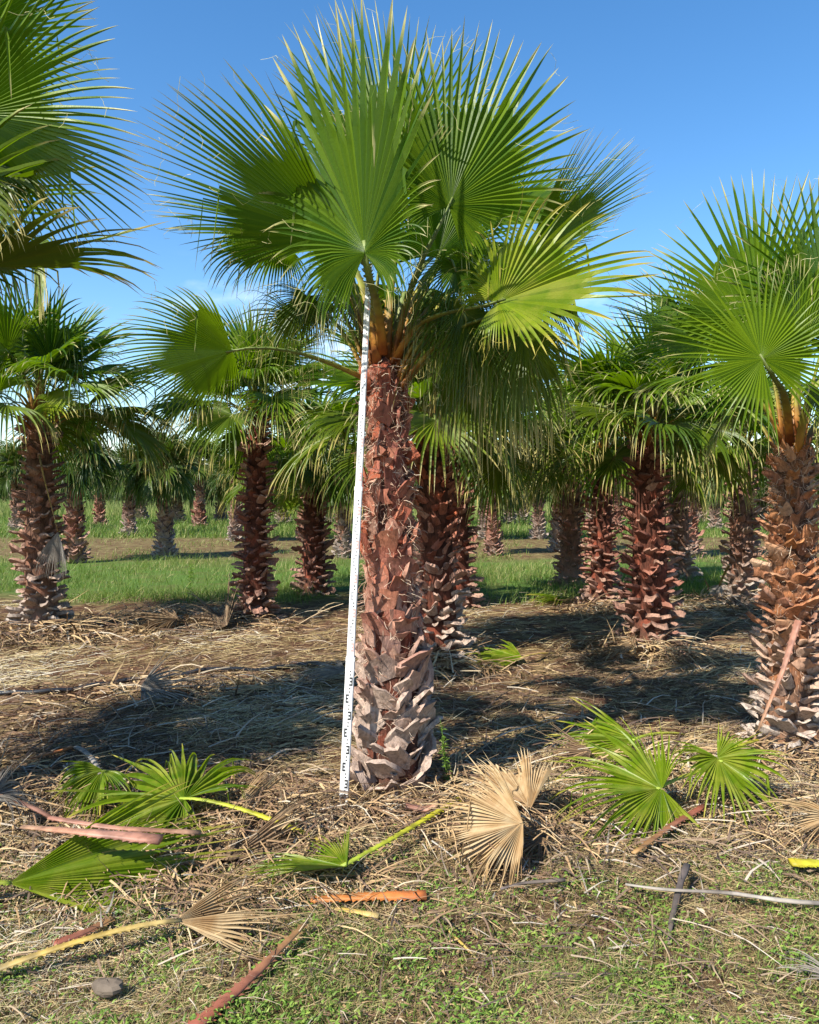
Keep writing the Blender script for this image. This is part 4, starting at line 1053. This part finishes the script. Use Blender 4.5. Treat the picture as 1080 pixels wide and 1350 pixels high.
# loose cut stalks and sticks
def cut_stalk(label, pts, w, mat, seed, name='cut_stalk', cat='leaf stalk', teeth=16, flat=0.4):
    Pw = np.array([G(a, b, z) for a, b, z in pts])
    Pc = np.vstack([Pw[0] + (Pw[1] - Pw[0]) * k for k in (0,)] + [Pw[1:]]) if False else Pw
    t = np.linspace(0, len(Pc) - 1, 12)
    P = np.stack([np.interp(t, np.arange(len(Pc)), Pc[:, k]) for k in range(3)], 1)
    P[1:-1] = 0.25 * P[:-2] + 0.5 * P[1:-1] + 0.25 * P[2:]
    P[:, 2] = np.maximum(P[:, 2], hz(P[:, 0], P[:, 1]) + w[1] * 0.4)
    c = P[0].copy(); c[2] = 0
    V, Q, T3, tt = stalk(P - c, w[0], w[1], teeth, seed, flat)
    o = link(name, mesh(name, V, Q, T3, mats=[mat], attrs={'tt': tt}, smooth=True), None, tuple(c))
    return tag(o, label, cat)
cut_stalk('orange cut leaf stalk lying beside the yellow-green frond', [(562, 1180, .04), (480, 1182, .04), (410, 1186, .03)], (0.036, 0.022), M_STORG, 1)
cut_stalk('broad pink cut leaf stalk lying across the green fronds', [(212, 1107, .24), (120, 1098, .27), (30, 1090, .20)], (0.045, 0.018), M_STPNK, 2)
cut_stalk('slim pinkish cut leaf stalk above the broad pink one', [(65, 1078, .22), (150, 1092, .22), (265, 1098, .16)], (0.018, 0.022), M_STPNK, 3)
cut_stalk('long red-brown leaf stalk with a straw-coloured end lying in the weeds', [(250, 1360, .03), (330, 1290, .04), (405, 1215, .05)], (0.032, 0.012), M_STRED, 4)
cut_stalk('short dark red leaf stalk beside the large green frond', [(70, 1245, .03), (110, 1230, .04), (150, 1210, .04)], (0.022, 0.014), M_STRED, 5)
cut_stalk('red-brown leaf stalk lying behind the dark green frond', [(235, 1020, .18), (200, 1030, .16), (165, 1035, .12)], (0.022, 0.014), M_STRED, 6)
cut_stalk('yellow cut leaf stalk with an orange-brown butt in the weeds', [(1042, 1137, .05), (1080, 1138, .05), (1150, 1140, .04)], (0.036, 0.025), M_STYEL, 7)
cut_stalk('brown leaf stalk slanting through the straw near the splayed green frond', [(930, 1062, .05), (890, 1085, .05), (835, 1125, .03)], (0.024, 0.014), M_STRED, 8)
cut_stalk('long pale grey weathered stick lying in the weeds', [(825, 1166, .03), (880, 1174, .05), (960, 1176, .03), (1030, 1188, .05), (1100, 1192, .03)], (0.008, 0.016), M_STGRY, 9, 'stick', 'stick', 0, 0.6)
cut_stalk('dark weathered stick crossing the pale grey one', [(906, 1140, .05), (898, 1160, .04), (890, 1195, .01), (884, 1220, .02), (882, 1245, .01)], (0.019, 0.008), M_STDRK, 10, 'stick', 'stick', 0, 0.5)
cut_stalk('grey-brown stick lying in front of the splayed dead ribs', [(660, 1172, .03), (690, 1164, .04), (745, 1160, .04)], (0.007, 0.013), M_STDRK, 11, 'stick', 'stick', 0, 0.6)
cut_stalk('pale bleached stalk scrap beside the orange stalk', [(430, 1197, .02), (460, 1200, .02), (500, 1208, .02)], (0.012, 0.020), M_STTAN, 12, 'cut_stalk', 'leaf stalk', 0)
cut_stalk('thin straw stalk lying across the weeds below the brown ribs', [(580, 1215, .02), (610, 1245, .02), (630, 1265, .02)], (0.005, 0.006), M_STTAN, 13, 'stick', 'stick', 0, 0.8)
cut_stalk('orange leaf stalk end lying in the shade near the black hose', [(40, 1000, .04), (80, 990, .04), (95, 985, .05)], (0.012, 0.030), M_STORG, 14, 'cut_stalk', 'leaf stalk', 0)
cut_stalk('dull red leaf stalk beside the foot of the measured palm', [(535, 1062, .10), (560, 1068, .08), (578, 1060, .12)], (0.030, 0.034), M_STPNK, 15, 'cut_stalk', 'leaf stalk', 0)
# the stalk propped on the tan palm
Pp = np.vstack([AT(1053, 818, 5.40)[None], AT(1032, 885, 5.38)[None], AT(1000, 962, 5.36)[None]])
Pp = np.stack([np.interp(np.linspace(0, 2, 9), [0, 1, 2], Pp[:, k]) for k in range(3)], 1)
V, Q, T3, tt = stalk(Pp - Pp[-1], 0.034, 0.012, 12, 9)
tag(link('cut_stalk', mesh('cut_stalk', V, Q, T3, mats=[M_STPNK], attrs={'tt': tt}, smooth=True), None, tuple(Pp[-1])), 'pink leaf stalk propped upright against the tan trunk', 'leaf stalk')

# black irrigation hose
hp = np.array([G(a, b, 0.03) for a, b in ((-120, 912), (0, 911), (60, 909), (120, 902), (200, 893), (280, 886), (360, 882), (440, 872), (520, 868))])
t = np.linspace(0, len(hp) - 1, 60)
hp = np.stack([np.interp(t, np.arange(len(hp)), hp[:, k]) for k in range(3)], 1)
for _ in range(3): hp[1:-1] = 0.25 * hp[:-2] + 0.5 * hp[1:-1] + 0.25 * hp[2:]
hp[:, 2] = hz(hp[:, 0], hp[:, 1]) + 0.022
V, Q, T3 = tube(hp, 0.022, 10)
tag(link('irrigation_hose', mesh('irrigation_hose', V, Q, T3, mats=[M_HOSE], smooth=True)), 'black irrigation hose lying on the ground behind the measured palm', 'hose')

# stone in the weeds
g = np.random.default_rng(3)
ph, tz = np.meshgrid(np.linspace(0, 2 * pi, 13)[:-1], np.linspace(0.15, pi - 0.15, 8))
rr_ = 0.035 * (1 + 0.10 * np.sin(2 * ph + 2 * tz) + 0.03 * g.normal(0, 1, ph.shape))
V = 1.25 * np.stack([rr_ * np.sin(tz) * np.cos(ph) * 1.4, rr_ * np.sin(tz) * np.sin(ph), rr_ * np.cos(tz) * 0.65], -1)
idx = np.arange(96).reshape(8, 12); nx = np.roll(idx, -1, 1)
Q = np.stack([idx[:-1], nx[:-1], nx[1:], idx[1:]], -1).reshape(-1, 4)
p = G(142, 1308)
VV = np.vstack([V.reshape(-1, 3), [0, 0, 0.028], [0, 0, -0.028]])
T3 = np.vstack([np.stack([nx[0], idx[0], np.full(12, 96)], 1), np.stack([idx[-1], nx[-1], np.full(12, 97)], 1)])
tag(link('stone', mesh('stone', VV, Q, T3, mats=[M_STONE]), None, (p[0], p[1], 0.02)), 'small brown-grey stone lying in the weeds near the red-brown stalk', 'stone')

# tall weed at the foot of the measured palm
def weed(px, py, h, n, label, seed, lw=0.006, ll=0.045):
    g = np.random.default_rng(seed)
    p = G(px, py)
    o = empty('weed_plant', (p[0], p[1], 0), label, 'weed')
    vs_, qs_, ts_, off = [], [], [], 0
    lv, lq, lr = [], [], []; lo = 0
    for sidx in range(n):
        az = g.uniform(0, 2 * pi); hh = h * g.uniform(0.65, 1.0)
        e = np.array([cos(az) * 0.10 * h, sin(az) * 0.10 * h, hh])
        P = bez(np.array([0, 0, -0.01]), np.array([0, 0, hh * .4]), e * [.6, .6, .7], e, 8)
        V, Q, T3 = tube(P, np.linspace(0.004, 0.0015, 8), 5)
        vs_.append(V); qs_.append(Q + off); ts_.append(T3 + off); off += len(V)
        for k in range(34):
            f = g.uniform(0.12, 1.0) * 7; i = min(int(f), 6); q = P[i] + (P[i + 1] - P[i]) * (f - i)
            a2 = g.uniform(0, 2 * pi); el = g.uniform(0.2, 0.9)
            d = np.array([cos(a2) * cos(el), sin(a2) * cos(el), sin(el)]); sd = unit(np.cross(d, [0, 0, 1]))
            l_ = ll * g.uniform(0.6, 1.2); w_ = lw * g.uniform(0.7, 1.2)
            lv += [q, q + d * l_ * .5 + sd * w_, q + d * l_ - [0, 0, .3 * l_], q + d * l_ * .5 - sd * w_]
            lq.append([lo, lo + 1, lo + 2, lo + 3]); lo += 4; lr += [g.random()] * 4
    link('stem', mesh('stem', np.vstack(vs_), np.vstack(qs_), np.vstack(ts_), mats=[M_WEED], attrs={'rr': np.full(off, 0.3)}), o)
    link('leaves', mesh('leaves', np.array(lv), np.array(lq), mats=[M_WEED], attrs={'rr': lr}), o)
weed(590, 1043, 0.46, 3, 'tall narrow bright green weed growing beside the foot of the measured palm', 1)
weed(250, 783, 0.55, 3, 'tall weed standing up out of the shaded grass strip', 2, 0.012, 0.08)

# ------------------------------------------------------------------ ground cover (nobody could count it)
def ribbons(name, P, yaw, el, ln, wd, bend, rr, mat, label, segs=2, flatface=False):
    n = len(P); g = np.random.default_rng(n)
    d = np.stack([np.cos(yaw) * np.cos(el), np.sin(yaw) * np.cos(el), np.sin(el)], 1)
    sd = np.stack([-np.sin(yaw), np.cos(yaw), np.zeros(n)], 1)
    pts = [P]; p = P
    for k in range(segs):
        p = p + d * (ln / segs)[:, None]; pts.append(p)
        d = unit(d + np.array([0, 0, -1.0]) * bend[:, None] + sd * g.normal(0, 0.12, n)[:, None])
    PT = np.stack(pts, 1)
    PT[..., 2] = np.maximum(PT[..., 2], hz(PT[..., 0], PT[..., 1]) + 0.003)
    taper = np.linspace(1, 0.12, segs + 1)[None, :, None]
    wv = sd[:, None] * wd[:, None, None] * taper
    V = np.stack([PT - wv, PT + wv], 2)
    V[..., 2] += np.array([0, 1.0])[None, None, :] * (wd * 0.7)[:, None, None]
    m = segs + 1
    ix = np.arange(n * m * 2).reshape(n, m, 2)
    Q = np.stack([ix[:, :-1, 0], ix[:, :-1, 1], ix[:, 1:, 1], ix[:, 1:, 0]], -1).reshape(-1, 4)
    o = link(name, mesh(name, V.reshape(-1, 3), Q, mats=[mat], attrs={'rr': np.repeat(rr, m * 2)}))
    return tag(o, label, None, None, 'stuff')

def clump(x, y, s, seed):
    """patchy density 0..1"""
    g = np.random.default_rng(seed); v = np.zeros_like(x)
    for k in range(7):
        a_ = g.uniform(0, 2 * pi); f = s * g.uniform(0.6, 2.2)
        v += np.sin((x * cos(a_) + y * sin(a_)) * f + g.uniform(0, 6))
    return 1 / (1 + np.exp(-v * 0.9))

def field(n, y0, y1, seed, power=2.0, margin=1.06):
    """points inside the view's ground wedge, denser towards the viewer"""
    g = np.random.default_rng(seed)
    q = g.random(n)
    k = power - 1
    y = (y0**-k + q * (y1**-k - y0**-k))**(-1 / k)
    x = g.uniform(-0.5, 0.5, n) * margin * y * 1.0 + g.normal(0, 0.05, n)
    return x, y, g

# straw over the mulch
x, y, g = field(150000, 2.5, 14.5, 501, 2.2)
keep = (g.random(len(x)) < np.where(y < 3.9, 0.05 + 0.5 * clump(x, y, 5.0, 77)**1.5, 0.12 + 0.88 * clump(x, y, 1.8, 1)))
x, y = x[keep], y[keep]; n = len(x)
sc = np.clip((y - 1.2) / 4.3, 0.32, 1.9)
ribbons('straw', np.stack([x, y, hz(x, y) + g.uniform(0.002, 0.03, n)], 1), g.normal(0.25, 0.75, n) * np.where(y < 4.3, 3.0, 1.0) + np.where(g.random(n) < .5, pi, 0), g.normal(0.05, 0.14, n),
        g.uniform(0.06, 0.24, n) * sc**0.7, 0.0016 * sc * g.uniform(0.6, 1.6, n), g.uniform(0.0, 0.25, n),
        np.clip(0.75 * clump(x, y, 1.1, 4) + g.normal(0.12, 0.2, n), 0, 1), M_STRAW, 'pale straw and dry grass strewn over the soil')
# heaps of shredded dead fronds
hx, hy, hh = [], [], []
g = np.random.default_rng(611)
for (px, py, sx, sy, top, cnt) in ((650, 1085, .42, .22, .14, 1300), (600, 1040, .3, .2, .12, 600), (330, 1090, .45, .25, .12, 1500), (230, 1190, .5, .22, .08, 1200),
                                   (60, 1050, .45, .2, .14, 800), (400, 1170, .4, .15, .06, 700), (500, 1075, .25, .12, .08, 500), (1000, 1075, .4, .2, .09, 900),
                                   (820, 1010, .5, .2, .1, 900), (860, 862, .5, .35, .22, 800), (60, 838, .7, .4, .22, 800), (240, 820, .9, .4, .1, 900), (240, 912, .7, .3, .07, 500),
                                   (975, 800, .7, .5, .2, 500), (790, 803, .5, .3, .12, 400), (580, 880, .4, .25, .14, 500), (1040, 1010, .4, .2, .12, 600), (120, 1120, .5, .2, .08, 700)):
    c = G(px, py)
    hx.append(c[0] + g.normal(0, sx, cnt)); hy.append(c[1] + g.normal(0, sy, cnt))
    hh.append(g.uniform(0.0, top, cnt) * np.exp(-0.5 * ((hx[-1] - c[0]) / sx)**2))
x, y, h_ = map(np.concatenate, (hx, hy, hh)); n = len(x)
fs = np.clip(y / 6, 0.55, 1.5)
ribbons('shredded_fronds', np.stack([x, y, hz(x, y) + h_ + 0.004], 1), g.uniform(0, 2 * pi, n), g.normal(0.0, 0.28, n), g.uniform(0.12, 0.5, n) * fs, g.uniform(0.002, 0.009, n) * fs,
        g.uniform(0, 0.35, n), np.clip(g.beta(1.6, 1.4, n), 0, 1), M_SHRED, 'heaps of shredded brown and tan dead palm leaf on the ground', 4)
# torn dead leaf strips
x, y, g = field(13000, 2.6, 13.5, 502, 1.5)
keep = g.random(len(x)) < np.where(y < 4.0, 0.3, 0.3 + 0.7 * clump(x, y, 1.3, 9))
x, y = x[keep], y[keep]; n = len(x)
ribbons('leaf_litter', np.stack([x, y, hz(x, y) + g.uniform(0.004, 0.05, n)], 1), g.uniform(0, 2 * pi, n), g.normal(0.08, 0.2, n),
        g.uniform(0.08, 0.42, n) * np.clip((y - 1.5) / 3, 0.35, 1), g.uniform(0.002, 0.008, n) * np.clip((y - 1.5) / 3, 0.4, 1), g.uniform(0, 0.3, n), g.random(n)**1.3, M_LITTER, 'torn brown strips of dead palm leaf in the mulch', 3)
# broken flat bits of leaf and bark
x, y, g = field(26000, 2.5, 13.0, 512, 1.9)
keep = g.random(len(x)) < 0.15 + 0.85 * clump(x, y, 2.4, 19)
x, y = x[keep], y[keep]; n = len(x)
ribbons('leaf_fragments', np.stack([x, y, hz(x, y) + g.uniform(0.003, 0.02, n)], 1), g.uniform(0, 2 * pi, n), g.normal(0.02, 0.12, n),
        g.uniform(0.02, 0.11, n) * np.clip((y - 1) / 4, 0.45, 1.2), g.uniform(0.004, 0.013, n) * np.clip((y - 1.4) / 4, 0.32, 1.2), g.uniform(0, 0.3, n), g.beta(1.2, 2.2, n), M_SHRED, 'broken flat bits of dead leaf and bark trodden into the soil', 2)
# short grass and weeds of the near ground
x, y, g = field(90000, 2.5, 4.6, 503, 2.0)
keep = (g.random(len(x)) < 0.10 + 0.55 * clump(x, y, 6.0, 21)**2) & (g.random(len(x)) < np.clip((4.35 - y) / 0.45 + 0.1, 0.04, 1))
x, y = x[keep], y[keep]; n = len(x)
ribbons('grass', np.stack([x, y, hz(x, y)], 1), g.uniform(0, 2 * pi, n), g.uniform(0.35, 1.4, n), g.uniform(0.015, 0.065, n), g.uniform(0.0012, 0.0028, n),
        g.uniform(0.0, 0.6, n), np.clip(g.normal(0.66, 0.28, n), 0, 1), M_GRASS, 'short weedy grass in the sunlit front strip')
x, y, g = field(46000, 2.5, 4.6, 504, 2.0)
keep = (g.random(len(x)) < 0.10 + 0.75 * clump(x, y, 9.0, 33)**3) & (g.random(len(x)) < np.clip((4.3 - y) / 0.4, 0.03, 1))
x, y = x[keep], y[keep]; n = len(x)
ribbons('weeds', np.stack([x, y, hz(x, y) + g.uniform(0.0, 0.035, n)], 1), g.uniform(0, 2 * pi, n), g.uniform(-0.1, 0.9, n), g.uniform(0.012, 0.032, n), g.uniform(0.003, 0.006, n),
        g.uniform(0.2, 0.7, n), np.clip(g.normal(0.5, 0.25, n), 0, 1), M_WEED, 'low broad-leaved weeds in the sunlit front strip')
x, y, g = field(14000, 21.0, 32.0, 508, 1.5, 1.12)
keep = g.random(len(x)) < 0.9 * clump(x, y, 0.9, 51)**2
x, y = x[keep], y[keep]; n = len(x)
ribbons('grass', np.stack([x, y, hz(x, y)], 1), g.uniform(0, 2 * pi, n), g.uniform(0.6, 1.4, n), g.uniform(0.08, 0.22, n), g.uniform(0.006, 0.012, n),
        g.uniform(0.05, 0.5, n), np.clip(g.normal(0.6, 0.25, n), 0, 1), M_GRASS, 'thin grass patches on the red-brown strip of the far rows')
# green grass strip between the rows
x, y, g = field(52000, 13.2, 22.0, 505, 1.6, 1.12)
keep = g.random(len(x)) < np.clip((y - 12.4 - 2.6 * clump(x, y, 1.3, 71)) / 1.2, 0, 1) * np.clip((22.6 - y - 2 * clump(x, y, 1.0, 72)) / 2, 0, 1) * (0.12 + 0.88 * clump(x, y, 1.2, 5))
x, y = x[keep], y[keep]; n = len(x)
ribbons('grass', np.stack([x, y, hz(x, y)], 1), g.uniform(0, 2 * pi, n), g.uniform(0.7, 1.45, n), g.uniform(0.10, 0.28, n), g.uniform(0.004, 0.008, n),
        g.uniform(0.05, 0.5, n), np.clip(0.35 * clump(x, y, 0.9, 6) + g.normal(0.36, 0.22, n), 0, 1), M_GRASS, 'green grass strip between the palm rows')
x, y, g = field(60000, 31.0, 85.0, 506, 1.5, 1.15)
n = len(x)
ribbons('grass', np.stack([x, y, hz(x, y)], 1), g.uniform(0, 2 * pi, n), g.uniform(0.8, 1.45, n), g.uniform(0.15, 0.38, n), g.uniform(0.010, 0.022, n),
        g.uniform(0.05, 0.4, n), np.clip(g.normal(0.45, 0.25, n), 0, 1), M_GRASS, 'open green grass beyond the palm rows')
x, y, g = field(30000, 52.0, 84.0, 507, 1.3, 1.15)
n = len(x)
ribbons('tall_grass', np.stack([x, y, hz(x, y)], 1), g.uniform(0, 2 * pi, n), g.uniform(1.0, 1.5, n), g.uniform(0.5, 1.1, n), g.uniform(0.014, 0.03, n),
        g.uniform(0.0, 0.25, n), g.random(n), M_FARGRASS, 'tall pale dry grass in front of the wood edge')
